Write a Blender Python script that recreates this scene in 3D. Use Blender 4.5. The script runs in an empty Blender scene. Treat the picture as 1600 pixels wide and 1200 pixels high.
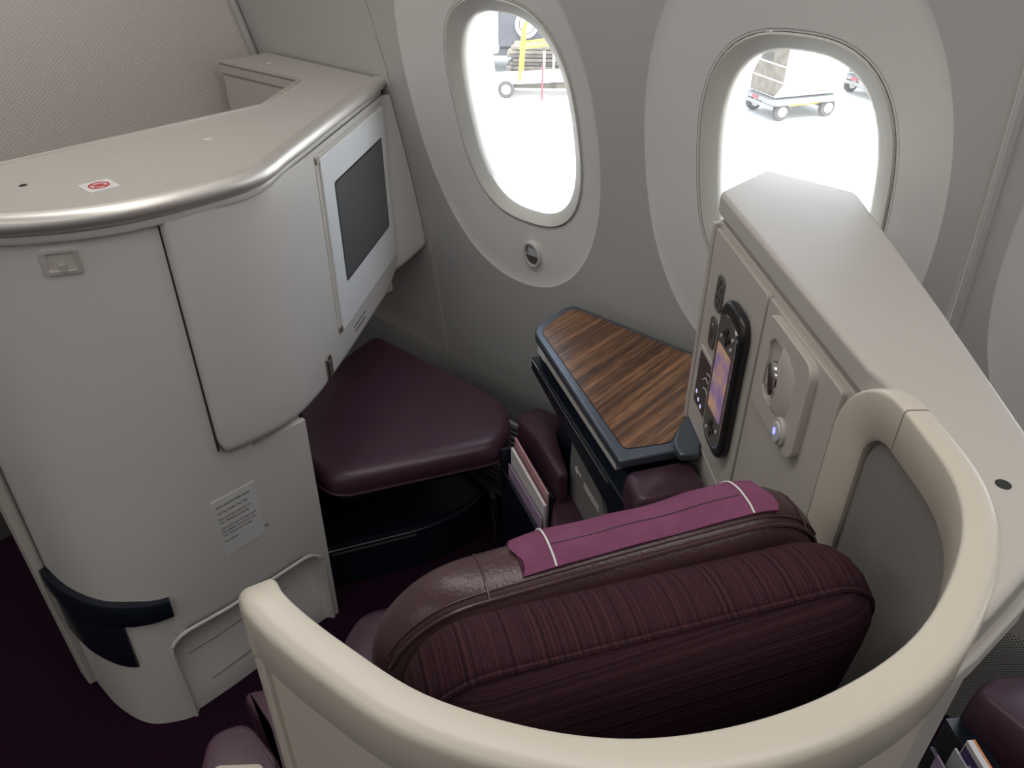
import bpy, bmesh, math, random
from mathutils import Vector as Vec, Matrix
random.seed(7)
PI = math.pi
SC = bpy.context.scene
COL = SC.collection

# ------------------------------------------------------------------ camera
H = 1.5
PITCH = math.atan(800 / 1200.0)
HEAD = math.radians(42)
cam = bpy.data.cameras.new('camera')
cam.sensor_fit = 'HORIZONTAL'; cam.sensor_width = 36.0; cam.lens = 36.0 * 1200 / 1600
cam.clip_start = 0.02; cam.clip_end = 400
camo = bpy.data.objects.new('camera', cam); COL.objects.link(camo)
camo.location = (0, 0, H)
camo.rotation_euler = (PI / 2 - PITCH, 0, HEAD)
SC.camera = camo

# ------------------------------------------------------------------ light
SC.view_settings.view_transform = 'Standard'
SC.view_settings.look = 'None'
SC.view_settings.exposure = 0.52
SC.view_settings.gamma = 1.0
SC.view_settings.use_curve_mapping = False

w = bpy.data.worlds.new('sky'); SC.world = w; w.use_nodes = True
nt = w.node_tree
bg = nt.nodes['Background']
sky = nt.nodes.new('ShaderNodeTexSky')
try:
    sky.sky_type = 'HOSEK_WILKIE'
    sky.turbidity = 4.0; sky.ground_albedo = 0.5
    sky.sun_direction = (0.40, -0.03, 0.92)
except Exception:
    pass
mixn = nt.nodes.new('ShaderNodeMixRGB'); mixn.blend_type = 'MIX'; mixn.inputs[0].default_value = 0.62
mixn.inputs[2].default_value = (.92, 1.0, 1.10, 1)
nt.links.new(sky.outputs[0], mixn.inputs[1]); nt.links.new(mixn.outputs[0], bg.inputs[0])
bg.inputs[1].default_value = 3.6

def lamp(name, kind, loc, rot, energy, color=(1, 1, 1), **kw):
    l = bpy.data.lights.new(name, kind); l.energy = energy; l.color = color
    for k, v in kw.items(): setattr(l, k, v)
    o = bpy.data.objects.new(name, l); COL.objects.link(o); o.location = loc; o.rotation_euler = rot
    return o
sund = Vec((0.40, -0.03, 0.92)).normalized()
lamp('sun', 'SUN', (0, 0, 20), sund.to_track_quat('Z', 'Y').to_euler(), 12, (1, .97, .92), angle=0.01)
# ceiling wash lights of the cabin, plus an added fill lamp for unseen windows across the aisle
lamp('cabin_ceiling_light', 'AREA', (-.1, -1.0, 2.08), (0, 0, 0), 9.5, (1, .965, .92), shape='RECTANGLE', size=3.8, size_y=.5)
lamp('cabin_ceiling_light.001', 'AREA', (-.2, .45, 2.08), (0, 0, 0), 11, (1, .965, .92), shape='RECTANGLE', size=3.4, size_y=.2)
lamp('far_side_fill', 'AREA', (-.2, -2.4, 1.2), (PI / 2, 0, 0), 3, (.92, .96, 1), shape='RECTANGLE', size=4.0, size_y=.45)

# ------------------------------------------------------------------ materials
MATS = {}
def mat(name, color, rough=.5, metal=0, spec=.5, var=0, scale=30, bump=0, bscale=200, emit=None, estr=0, coat=0):
    m = bpy.data.materials.new(name); m.use_nodes = True
    t = m.node_tree; b = t.nodes['Principled BSDF']
    c = tuple(color) + (1,)
    b.inputs['Base Color'].default_value = c
    b.inputs['Roughness'].default_value = rough; b.inputs['Metallic'].default_value = metal
    b.inputs['Specular IOR Level'].default_value = spec
    if coat: b.inputs['Coat Weight'].default_value = coat; b.inputs['Coat Roughness'].default_value = .25
    tc = t.nodes.new('ShaderNodeTexCoord')
    if var:
        n = t.nodes.new('ShaderNodeTexNoise'); n.inputs['Scale'].default_value = scale; n.inputs['Detail'].default_value = 4
        t.links.new(tc.outputs['Object'], n.inputs['Vector'])
        r = t.nodes.new('ShaderNodeValToRGB')
        r.color_ramp.elements[0].position = .3; r.color_ramp.elements[1].position = .7
        r.color_ramp.elements[0].color = tuple(x * (1 - var) for x in color) + (1,)
        r.color_ramp.elements[1].color = tuple(min(1, x * (1 + var)) for x in color) + (1,)
        t.links.new(n.outputs['Fac'], r.inputs[0]); t.links.new(r.outputs[0], b.inputs['Base Color'])
    if bump:
        n2 = t.nodes.new('ShaderNodeTexNoise'); n2.inputs['Scale'].default_value = bscale; n2.inputs['Detail'].default_value = 3
        t.links.new(tc.outputs['Object'], n2.inputs['Vector'])
        bp = t.nodes.new('ShaderNodeBump'); bp.inputs['Strength'].default_value = bump; bp.inputs['Distance'].default_value = .002
        t.links.new(n2.outputs['Fac'], bp.inputs['Height']); t.links.new(bp.outputs[0], b.inputs['Normal'])
    if emit:
        b.inputs['Emission Color'].default_value = tuple(emit) + (1,); b.inputs['Emission Strength'].default_value = estr
    MATS[name] = m
    return m
def nodes(m): return m.node_tree, m.node_tree.nodes['Principled BSDF']
def math_node(t, op, a, b=None):
    n = t.nodes.new('ShaderNodeMath'); n.operation = op
    for i, v in enumerate((a, b)):
        if v is None: continue
        if isinstance(v, (int, float)): n.inputs[i].default_value = v
        else: t.links.new(v, n.inputs[i])
    return n.outputs[0]
def dots(m, kx, ky, ax, ay, lo, hi, c0, c1, bump=.4, dist=.001):
    """rows of small rounded dots (perforation / woven relief) along two object axes"""
    t, b = nodes(m)
    tc = t.nodes.new('ShaderNodeTexCoord'); sp = t.nodes.new('ShaderNodeSeparateXYZ')
    t.links.new(tc.outputs['Object'], sp.inputs[0])
    s1 = math_node(t, 'SINE', math_node(t, 'MULTIPLY', sp.outputs[ax], kx))
    s2 = math_node(t, 'SINE', math_node(t, 'MULTIPLY', sp.outputs[ay], ky))
    pr = math_node(t, 'MULTIPLY', s1, s2)
    r = t.nodes.new('ShaderNodeValToRGB')
    r.color_ramp.elements[0].position = lo; r.color_ramp.elements[1].position = hi
    r.color_ramp.elements[0].color = c0 + (1,); r.color_ramp.elements[1].color = c1 + (1,)
    h = math_node(t, 'ADD', math_node(t, 'MULTIPLY', pr, .5), .5)
    t.links.new(h, r.inputs[0]); t.links.new(r.outputs[0], b.inputs['Base Color'])
    bp = t.nodes.new('ShaderNodeBump'); bp.inputs['Strength'].default_value = bump; bp.inputs['Distance'].default_value = dist
    t.links.new(h, bp.inputs['Height']); t.links.new(bp.outputs[0], b.inputs['Normal'])

WHITE = mat('console_paint', (.60, .575, .55), .32, var=.02, scale=6)
TOPW = mat('console_top_paint', (.48, .455, .425), .50, spec=.3, var=.02, scale=5)
CREAM = mat('shell_paint', (.60, .555, .475), .36, var=.02, scale=6)
MONW = mat('monitor_paint', (.72, .73, .74), .28, var=.01)
GREYP = mat('grey_panel_paint', (.50, .47, .43), .38, var=.02, scale=6)
SILVER = mat('silver_panel', (.55, .56, .58), .35, var=.03)
ALU = mat('aluminium', (.82, .79, .75), .47, metal=.85, bump=.10, bscale=40)
CHROME = mat('chrome', (.75, .75, .73), .15, metal=1)
LATCH = mat('latch_metal', (.42, .38, .33), .5, metal=.6)
BRONZE = mat('bronze_metal', (.40, .36, .30), .3, metal=1)
WALLP = mat('wall_panel', (.50, .495, .48), .42, var=.015, scale=4)
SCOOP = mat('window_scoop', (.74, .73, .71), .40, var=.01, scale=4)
BEZEL = mat('window_bezel', (.50, .49, .45), .45)
GAPSHADE = mat('dark_gap_and_shade', (.02, .02, .02), .7)
BULK = mat('bulkhead_laminate', (.55, .50, .47), .32)
dots(BULK, 2 * PI / .012, 2 * PI / .009, 1, 2, .1, .9, (.62, .565, .525), (.74, .68, .64), .35, .0012)
PERF = mat('perforated_grille', (.4, .4, .4), .5)
dots(PERF, 2 * PI / .008, 2 * PI / .008, 0, 2, .55, .75, (.42, .42, .41), (.05, .05, .05), .3, .001)
CARPET = mat('carpet', (.018, .005, .016), .95, spec=.1, var=.5, scale=300, bump=.8, bscale=500)
LEATHER = mat('purple_leather', (.060, .026, .043), .36, var=.10, scale=8, bump=.12, bscale=350)
HLEATHER = mat('headrest_leather', (.056, .026, .031), .33, var=.14, scale=10, bump=.25, bscale=260)
NAVY = mat('navy_plastic', (.006, .010, .018), .32, var=.1)
NAVYM = mat('navy_trim', (.12, .14, .175), .34, metal=.6)
BLACK = mat('black_plastic', (.012, .012, .012), .3)
FOLDG = mat('fold_panel_paint', (.20, .195, .188), .5)
DGREY = mat('dark_grey_plastic', (.10, .095, .09), .4)
SCREEN = mat('screen_glass', (.085, .090, .094), .22, spec=.6)
LINING = mat('shell_lining', (.235, .215, .20), .85, var=.08, scale=400, bump=.35, bscale=900)
CLOTH = mat('antimacassar_cloth', (.19, .062, .125), .9, spec=.15, var=.10, scale=40, bump=.5, bscale=700)
PAPERW = mat('paper', (.7, .68, .68), .6)
PAPERP = mat('lilac_card', (.42, .30, .45), .55)
ORANGE = mat('orange_print', (.75, .22, .05), .5)
INDIGO = mat('indigo_print', (.06, .03, .14), .5)
RED = mat('red_print', (.5, .03, .04), .5)
INK = mat('ink', (.02, .02, .02), .7)
WINK = mat('white_ink', (.75, .75, .75), .6)
PLACARD = mat('placard_film', (.62, .62, .61), .4)
BEIGEG = mat('beige_grille', (.30, .29, .27), .5)
LED = mat('blue_led', (.1, .1, .8), .3, emit=(.15, .15, 1), estr=2.5)
TOUCHL = mat('touch_icons', (.6, .6, .9), .3, emit=(.6, .6, 1), estr=.5)
LENS = mat('lamp_reflector', (.75, .72, .68), .18, metal=1)

# window pane: clear, with a faint translucent veil put in for glare haze
PANE = bpy.data.materials.new('window_pane'); PANE.use_nodes = True
t = PANE.node_tree; t.nodes.remove(t.nodes['Principled BSDF'])
out = t.nodes['Material Output']
tr = t.nodes.new('ShaderNodeBsdfTransparent'); gl = t.nodes.new('ShaderNodeBsdfGlossy'); gl.inputs['Roughness'].default_value = .02
tl = t.nodes.new('ShaderNodeBsdfTranslucent'); tl.inputs[0].default_value = (.9, .92, .9, 1)
m1 = t.nodes.new('ShaderNodeMixShader'); m1.inputs[0].default_value = .05
m2 = t.nodes.new('ShaderNodeMixShader'); m2.inputs[0].default_value = .03
t.links.new(tr.outputs[0], m1.inputs[1]); t.links.new(gl.outputs[0], m1.inputs[2])
t.links.new(m1.outputs[0], m2.inputs[1]); t.links.new(tl.outputs[0], m2.inputs[2]); t.links.new(m2.outputs[0], out.inputs[0])

# striped seat fabric
def stripe_fabric(name, axis_vec, freq):
    m = mat(name, (.06, .014, .024), .9, spec=.12)
    t, b = nodes(m)
    tc = t.nodes.new('ShaderNodeTexCoord')
    dt = t.nodes.new('ShaderNodeVectorMath'); dt.operation = 'DOT_PRODUCT'; dt.inputs[1].default_value = axis_vec
    t.links.new(tc.outputs['Object'], dt.inputs[0])
    nz = t.nodes.new('ShaderNodeTexNoise'); nz.noise_dimensions = '1D'; nz.inputs['Scale'].default_value = 1
    nz.inputs['Detail'].default_value = 3
    t.links.new(math_node(t, 'MULTIPLY', dt.outputs['Value'], freq), nz.inputs['W'])
    n3 = t.nodes.new('ShaderNodeTexNoise'); n3.inputs['Scale'].default_value = 500
    t.links.new(tc.outputs['Object'], n3.inputs['Vector'])
    h = math_node(t, 'ADD', math_node(t, 'MULTIPLY', nz.outputs['Fac'], .8), math_node(t, 'MULTIPLY', n3.outputs['Fac'], .25))
    r = t.nodes.new('ShaderNodeValToRGB')
    r.color_ramp.elements[0].position = .36; r.color_ramp.elements[1].position = .72
    r.color_ramp.elements[0].color = (.021, .0095, .013, 1); r.color_ramp.elements[1].color = (.066, .025, .034, 1)
    t.links.new(h, r.inputs[0]); t.links.new(r.outputs[0], b.inputs['Base Color'])
    bp = t.nodes.new('ShaderNodeBump'); bp.inputs['Strength'].default_value = .6; bp.inputs['Distance'].default_value = .0025
    t.links.new(h, bp.inputs['Height']); t.links.new(bp.outputs[0], b.inputs['Normal'])
    return m
LV = Vec((.53, .848, 0)); DV = Vec((-.848, .53, 0))
FAB_TOP = stripe_fabric('striped_fabric_across', (.53, .848, 0), 330)
FAB_BACK = stripe_fabric('striped_fabric_along', (-.25, .1, 1), 220)

# walnut: streaks along the grain
WOOD = mat('walnut', (.2, .1, .05), .30, spec=.5, coat=.3)
t, b = nodes(WOOD)
tc = t.nodes.new('ShaderNodeTexCoord')
mp = t.nodes.new('ShaderNodeMapping'); mp.inputs['Rotation'].default_value = (0, 0, -.108); mp.inputs['Scale'].default_value = (110, 2.4, 2.4)
t.links.new(tc.outputs['Object'], mp.inputs[0])
n1 = t.nodes.new('ShaderNodeTexNoise'); n1.inputs['Scale'].default_value = 1; n1.inputs['Detail'].default_value = 5; n1.inputs['Distortion'].default_value = .3
t.links.new(mp.outputs[0], n1.inputs['Vector'])
mp2 = t.nodes.new('ShaderNodeMapping'); mp2.inputs['Rotation'].default_value = (0, 0, -.108); mp2.inputs['Scale'].default_value = (520, 26, 26)
t.links.new(tc.outputs['Object'], mp2.inputs[0])
n2 = t.nodes.new('ShaderNodeTexNoise'); n2.inputs['Scale'].default_value = 1; n2.inputs['Detail'].default_value = 2
t.links.new(mp2.outputs[0], n2.inputs['Vector'])
hh = math_node(t, 'ADD', math_node(t, 'MULTIPLY', n1.outputs['Fac'], .7), math_node(t, 'MULTIPLY', n2.outputs['Fac'], .35))
r = t.nodes.new('ShaderNodeValToRGB'); e = r.color_ramp.elements
e[0].position = .36; e[0].color = (.022, .010, .007, 1); e[1].position = .70; e[1].color = (.34, .165, .075, 1)
x = e.new(.52); x.color = (.13, .060, .030, 1)
t.links.new(hh, r.inputs[0]); t.links.new(r.outputs[0], b.inputs['Base Color'])

# handset picture: soft purple / orange clouds
PICT = mat('handset_picture', (.1, .1, .1), .25)
t, b = nodes(PICT)
tc = t.nodes.new('ShaderNodeTexCoord'); n1 = t.nodes.new('ShaderNodeTexNoise'); n1.inputs['Scale'].default_value = 26; n1.inputs['Detail'].default_value = 5
t.links.new(tc.outputs['Object'], n1.inputs['Vector'])
r = t.nodes.new('ShaderNodeValToRGB'); e = r.color_ramp.elements
e[0].position = .36; e[0].color = (.20, .12, .42, 1); e[1].position = .66; e[1].color = (.75, .42, .12, 1)
x = e.new(.5); x.color = (.45, .25, .35, 1)
t.links.new(n1.outputs['Fac'], r.inputs[0]); t.links.new(r.outputs[0], b.inputs['Emission Color']); b.inputs['Emission Strength'].default_value = .28

# ------------------------------------------------------------------ mesh helpers
ROOT = {}
def tag(o, label=None, cat=None, group=None, kind=None):
    if label: o['label'] = label
    if cat: o['category'] = cat
    if group: o['group'] = group
    if kind: o['kind'] = kind
    return o
def thing(name, loc, label, cat, group=None, kind=None):
    o = bpy.data.objects.new(name, None); o.empty_display_size = .05
    COL.objects.link(o); o.location = loc; ROOT[o.name] = Vec(loc)
    return tag(o, label, cat, group, kind)

class MB:
    def __init__(s): s.v = []; s.f = []
    def add(s, vs, fs):
        k = len(s.v); s.v += [Vec(p) for p in vs]; s.f += [tuple(i + k for i in f) for f in fs]; return s
    def prism(s, poly, z0, z1):
        n = len(poly)
        vs = [(p[0], p[1], z0) for p in poly] + [(p[0], p[1], z1) for p in poly]
        return s.add(vs, [tuple(range(n - 1, -1, -1)), tuple(range(n, 2 * n))] + [(i, (i + 1) % n, n + (i + 1) % n, n + i) for i in range(n)])
    def fprism(s, fr, poly, c0, c1):
        """polygon in a face frame (a,b) pushed out from c0 to c1"""
        n = len(poly)
        vs = [fr(p[0], p[1], c0) for p in poly] + [fr(p[0], p[1], c1) for p in poly]
        return s.add(vs, [tuple(range(n - 1, -1, -1)), tuple(range(n, 2 * n))] + [(i, (i + 1) % n, n + (i + 1) % n, n + i) for i in range(n)])
    def loft(s, rings, closed=True, caps=True, loop=False):
        n = len(rings[0]); vs = [p for r in rings for p in r]; fs = []
        m = len(rings)
        for i in range(m if loop else m - 1):
            j2 = (i + 1) % m
            for j in range(n if closed else n - 1):
                k = (j + 1) % n
                fs.append((i * n + j, i * n + k, j2 * n + k, j2 * n + j))
        if caps and closed and not loop:
            fs.append(tuple(range(n - 1, -1, -1))); fs.append(tuple((m - 1) * n + j for j in range(n)))
        return s.add(vs, fs)
    def ring(s, outer, inner, h0, h1, fr):
        """flat frame between two matching outlines in frame fr"""
        n = len(outer); A = [fr(p[0], p[1], h0) for p in outer] + [fr(p[0], p[1], h1) for p in outer] + [fr(p[0], p[1], h1) for p in inner] + [fr(p[0], p[1], h0) for p in inner]
        fs = []
        for L in range(4):
            for i in range(n):
                a = L * n; b2 = ((L + 1) % 4) * n; k = (i + 1) % n
                fs.append((a + i, a + k, b2 + k, b2 + i))
        return s.add(A, fs)
    def tube(s, pts, r, n=8, closed=False):
        pts = [Vec(p) for p in pts]; rings = []
        m = len(pts)
        for i, p in enumerate(pts):
            a = pts[(i - 1) % m] if closed or i > 0 else p; c = pts[(i + 1) % m] if closed or i < m - 1 else p
            tg = (c - a).normalized(); up = Vec((0, 0, 1)) if abs(tg.z) < .9 else Vec((1, 0, 0))
            x = tg.cross(up).normalized(); y = x.cross(tg)
            rings.append([p + (x * math.cos(2 * PI * k / n) + y * math.sin(2 * PI * k / n)) * r for k in range(n)])
        return s.loft(rings, True, not closed, closed)
    def build(s, name, m, parent=None, bevel=0, seg=3, smooth=35, recalc=True, subsurf=0):
        me = bpy.data.meshes.new(name)
        off = Vec((0, 0, 0))
        p = parent
        if p is not None:
            while p.parent is not None: p = p.parent
            off = ROOT.get(p.name, Vec((0, 0, 0)))
        elif s.v:
            off = Vec(s.v[0]) * 0
        me.from_pydata([v - off for v in s.v], [], s.f)
        if recalc:
            bm = bmesh.new(); bm.from_mesh(me); bmesh.ops.remove_doubles(bm, verts=bm.verts, dist=1e-6)
            bmesh.ops.recalc_face_normals(bm, faces=bm.faces); bm.to_mesh(me); bm.free()
        me.materials.append(m)
        for q in me.polygons: q.use_smooth = True
        me.set_sharp_from_angle(angle=math.radians(smooth))
        o = bpy.data.objects.new(name, me); COL.objects.link(o)
        if parent is not None: o.parent = parent
        if bevel:
            md = o.modifiers.new('bevel', 'BEVEL'); md.width = bevel; md.segments = seg; md.limit_method = 'ANGLE'
            md.angle_limit = math.radians(35); md.harden_normals = True
        if subsurf:
            md = o.modifiers.new('subsurf', 'SUBSURF'); md.levels = subsurf; md.render_levels = subsurf
        return o

def frame(o, ex, ez, n):
    o, ex, ez, n = Vec(o), Vec(ex), Vec(ez), Vec(n)
    return lambda a, b, c=0: o + ex * a + ez * b + n * c
def rrect(a0, a1, b0, b1, r, n=6):
    out = []
    for cx, cy, s in ((a1 - r, b1 - r, 0), (a0 + r, b1 - r, 1), (a0 + r, b0 + r, 2), (a1 - r, b0 + r, 3)):
        for k in range(n + 1):
            q = (s + k / n) * PI / 2; out.append((cx + r * math.cos(q), cy + r * math.sin(q)))
    return out
def round_poly(pts, rad, n=6):
    """polygon with its corners rounded; rad is a number or a list"""
    out = []; m = len(pts)
    for i in range(m):
        r = rad[i] if isinstance(rad, (list, tuple)) else rad
        p, a, c = Vec(pts[i]).to_2d(), Vec(pts[i - 1]).to_2d(), Vec(pts[(i + 1) % m]).to_2d()
        if r <= 0: out.append(tuple(p)); continue
        d1, d2 = (a - p), (c - p); l1, l2 = d1.length, d2.length; d1 /= l1; d2 /= l2
        q = min(r, l1 * .45, l2 * .45); A = p + d1 * q; B = p + d2 * q
        for k in range(n + 1):
            f = k / n; out.append(tuple(A * (1 - f) ** 2 + p * 2 * f * (1 - f) + B * f ** 2))
    return out
def circle(a, b, ra, rb=None, n=28, ph=0):
    rb = rb or ra
    return [(a + ra * math.cos(ph + 2 * PI * k / n), b + rb * math.sin(ph + 2 * PI * k / n)) for k in range(n)]
def spline(pts, n=8):
    """Catmull-Rom through the points"""
    P = [Vec(p) for p in pts]; out = []
    for i in range(len(P) - 1):
        p0 = P[max(i - 1, 0)]; p1 = P[i]; p2 = P[i + 1]; p3 = P[min(i + 2, len(P) - 1)]
        for k in range(n):
            f = k / n
            out.append(.5 * ((2 * p1) + (p2 - p0) * f + (2 * p0 - 5 * p1 + 4 * p2 - p3) * f * f + (3 * p1 - p0 - 3 * p2 + p3) * f ** 3))
    out.append(P[-1]); return out
def lettering(name, text, fr, a, b, size, m, parent, c=.0008, line=1.0, wscale=1.0, align='LEFT'):
    cu = bpy.data.curves.new(name, 'FONT'); cu.body = text; cu.size = size; cu.space_line = line; cu.align_x = align
    o = bpy.data.objects.new(name, cu); COL.objects.link(o)
    bpy.context.view_layer.update()
    me = bpy.data.meshes.new_from_object(o.evaluated_get(bpy.context.evaluated_depsgraph_get()))
    vs = [v.co.copy() for v in me.vertices]; fs = [tuple(p.vertices) for p in me.polygons]
    bpy.data.objects.remove(o); bpy.data.curves.remove(cu); bpy.data.meshes.remove(me)
    mb = MB(); mb.add([fr(a + v.x * wscale, b + v.y, c) for v in vs], fs)
    return mb.build(name, m, parent, recalc=False)
def fbox(fr, a0, a1, b0, b1, c0, c1):
    return MB().fprism(fr, [(a0, b0), (a1, b0), (a1, b1), (a0, b1)], c0, c1)
def lerp(a, b, f): return a + (b - a) * f
def smooth01(x): x = max(0, min(1, x)); return x * x * (3 - 2 * x)

# ------------------------------------------------------------------ the cabin shell
def yw(z):
    zo = 1.6 - (1.5 - z) / 1.08
    return 1.08 * (1.25 - .122 * (zo - .17) ** 2)
def wallpt(x, z, off=0): return Vec((x, yw(z) + off, z))

fl = MB(); fl.add([(-2.03, -2.5, 0), (2.6, -2.5, 0), (2.6, 1.36, 0), (-2.03, 1.40, 0)], [(0, 1, 2, 3)])
tag(fl.build('floor', CARPET), 'dark purple cabin carpet', None, None, 'structure')
fl = MB(); fl.prism([(-2.1, -2.5), (2.6, -2.5), (2.6, 1.36), (-2.1, 1.36)], 2.12, 2.2)
tag(fl.build('ceiling', WALLP), 'pale cabin ceiling', None, None, 'structure')
fl = MB(); fl.prism([(-2.1, -2.58), (2.6, -2.58), (2.6, -2.5), (-2.1, -2.5)], 0, 2.2)
tag(fl.build('wall_far_side', WALLP), 'pale side wall across the aisle', None, None, 'structure')
fl = MB(); fl.prism([(2.6, -2.58), (2.68, -2.58), (2.68, 1.45), (2.6, 1.45)], 0, 2.2)
tag(fl.build('wall_aft', WALLP), 'pale wall at the aft end of the cabin', None, None, 'structure')

blk = tag(bpy.data.objects.new('wall_bulkhead', None), 'textured warm grey bulkhead in front of the seat row', None, None, 'structure')
COL.objects.link(blk)
mb = MB(); mb.prism([(-2.12, -2.5), (-2.03, -2.5), (-2.03, 1.44), (-2.12, 1.44)], .05, 2.12)
mb.build('bulkhead_panel', BULK, blk)
mb = MB(); mb.prism([(-2.12, -2.5), (-2.022, -2.5), (-2.022, 1.34), (-2.12, 1.34)], .0, .10)
mb.build('kick_strip', DGREY, blk)
mb = MB(); pts = [wallpt(-2.02, lerp(.1, 2.1, k / 24), -.012) for k in range(25)]
mb.tube(pts, .010, 8)
tag(mb.build('trim_1', WALLP), 'slim trim strip where bulkhead meets side wall', None, None, 'structure')

wall = tag(bpy.data.objects.new('wall_window_side', None), 'curved pale grey cabin side wall with oval window surrounds', None, None, 'structure')
COL.objects.link(wall)

def superpt(cx, cz, rx, rz, ang, e=2.6):
    c, s = math.cos(ang), math.sin(ang)
    r = (abs(c / rx) ** e + abs(s / rz) ** e) ** (-1 / e)
    return cx + r * c, cz + r * s
ZB, ZT = .29, 1.95
WIN = {1: (-1.094, 1.066), 2: (-.490, 1.070), 3: (.105, 1.066), 4: (.70, 1.066)}
OV = {1: (-1.135, 1.06, .268, .405), 2: (-.503, 1.06, .258, .405), 3: (.105, 1.06, .26, .405), 4: (.70, 1.06, .26, .405)}
RXS = {1: .175, 2: .165, 3: .165, 4: .165}
RZ = .240
DEP = .012
def half_panel(mb, ms, x0, x1, k):
    wx, wz = WIN[k]; ox, oz, orx, orz = OV[k]; RX = RXS[k]
    per = []
    nx, nz = 20, 44
    for i in range(nx): per.append((lerp(x0, x1, i / nx), ZB))
    for i in range(nz): per.append((x1, lerp(ZB, ZT, i / nz)))
    for i in range(nx): per.append((lerp(x1, x0, i / nx), ZT))
    for i in range(nz): per.append((x0, lerp(ZT, ZB, i / nz)))
    ang = [math.atan2((p[1] - oz) / (orz / orx), p[0] - ox) for p in per]
    ang = [math.atan2(p[1] - oz, p[0] - ox) for p in per]
    oval = [superpt(ox, oz, orx, orz, a, 2.2) for a in ang]
    bez = [superpt(wx, wz, RX, RZ, math.atan2((q[1] - oz) * RZ / orz, (q[0] - ox) * RX / orx), 2.7) for q in oval]
    rings = []
    for f in (0, .25, .5, .75, 1):
        rings.append([wallpt(lerp(p[0], o[0], f), lerp(p[1], o[1], f)) for p, o in zip(per, oval)])
    mb.loft(rings, True, False)
    rings = []
    for f in (0, .02, .2, .4, .6, .8, 1):
        off = DEP * (.10 * min(1, f / .02) + .9 * f)
        rings.append([wallpt(lerp(o[0], q[0], f), lerp(o[1], q[1], f), off) for o, q in zip(oval, bez)])
    ms.loft(rings, True, False)
for nm, parts in (('panel_forward', [(-1.463, -.795, 1), (-.795, -.2035, 2)]), ('panel_aft', [(-.196, .40, 3), (.40, 1.06, 4)])):
    mb = MB(); ms = MB()
    for x0, x1, k in parts: half_panel(mb, ms, x0, x1, k)
    pn = mb.build('wall_panel', WALLP, wall, smooth=60)
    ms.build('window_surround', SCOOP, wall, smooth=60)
# plain panel ahead of the first seam and aft of the last one, upper wall, seams
def strip_wall(x0, x1, z0, z1, name, m, off=0, nz=30):
    mb = MB(); rings = []
    for i in range(nz + 1):
        z = lerp(z0, z1, i / nz); rings.append([wallpt(x0, z, off), wallpt(x1, z, off)])
    mb.loft(rings, False, False); return mb.build(name, m, wall, smooth=60)
strip_wall(-2.03, -1.468, ZB, ZT, 'wall_panel', WALLP)
strip_wall(1.06, 2.6, ZB, ZT, 'wall_panel', WALLP)
strip_wall(-2.03, 2.6, ZT, 2.13, 'upper_wall', WALLP)
strip_wall(-1.475, -1.455, ZB, ZT, 'panel_seam', GAPSHADE, .006)
strip_wall(-.210, -.190, ZB, ZT, 'panel_seam', GREYP, .004)
mb = MB(); mb.tube([wallpt(-.190, lerp(ZB, ZT, k / 40), .002) for k in range(41)], .009, 8)
mb.build('seam_bead', WALLP, wall)
for x in (-1.462, -1.469):
    mb = MB(); mb.tube([wallpt(x, lerp(ZB, ZT, k / 40), .002) for k in range(41)], .003, 6); mb.build('seam_bead', WALLP, wall)
# perforated return air strip near the floor
mb = MB(); mb.loft([[Vec((-2.03, yw(z) - .004 + o, z)), Vec((2.6, yw(z) - .004 + o, z))] for z, o in ((.300, .004), (.286, 0), (.22, 0), (.16, 0), (.10, 0), (.0, 0))], False, False)
db = tag(mb.build('baseboard_window_side', PERF, smooth=20), 'perforated grey air return strip at the foot of the side wall', None, None, 'structure')

# windows: bezel ring, inner reveal, pane, outer pane edge
def outline(k, sx, sz, n=72, e=2.7): 
    wx, wz = WIN[k]; return [superpt(wx, wz, sx, sz, 2 * PI * i / n, e) for i in range(n)]
for k in (1, 2, 3, 4):
    root = tag(bpy.data.objects.new('window_%d' % k, None), ['tall rounded cabin window nearest the monitor', 'rounded cabin window behind the control console', 'rounded cabin window beside the next seat', 'rounded cabin window further aft'][k - 1], None, None, 'structure')
    COL.objects.link(root)
    RX = RXS[k]
    o0 = outline(k, RX + .004, RZ + .004); o1 = outline(k, RX - .001, RZ - .001); o2 = outline(k, RX - .028, RZ - .024); o3 = outline(k, RX - .032, RZ - .028); o4 = outline(k, RX - .026, RZ - .02)
    P = lambda o, off: [wallpt(p[0], p[1], off) for p in o]
    mb = MB(); mb.loft([P(o0, DEP - .001), P(o0, DEP + .014), P(o1, DEP + .014)], True, False); mb.build('bezel_gap', GAPSHADE, root)
    mb = MB(); mb.loft([P(o1, DEP + .012), P(o1, DEP - .001), P(outline(k, RX - .004, RZ - .004), DEP - .004), P(o2, DEP + .012), P(o3, DEP + .016), P(o3, DEP + .03)], True, False); mb.build('bezel', BEZEL, root, smooth=50)
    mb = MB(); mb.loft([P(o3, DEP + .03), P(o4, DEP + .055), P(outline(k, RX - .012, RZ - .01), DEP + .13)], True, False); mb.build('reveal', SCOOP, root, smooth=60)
    pl = outline(k, RX - .030, RZ - .026)
    mb = MB(); mb.loft([P(pl, DEP + .024), P(pl, DEP + .027)], True, True); mb.build('pane', PANE, root)
    wx, wz = WIN[k]
    o = lamp('window_portal.%03d' % k, 'AREA', (wx, yw(wz) + DEP + .10, wz), (-PI / 2 + .16, 0, 0), 1, shape='RECTANGLE', size=.36, size_y=.52)
    o.data.cycles.is_portal = True
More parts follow.
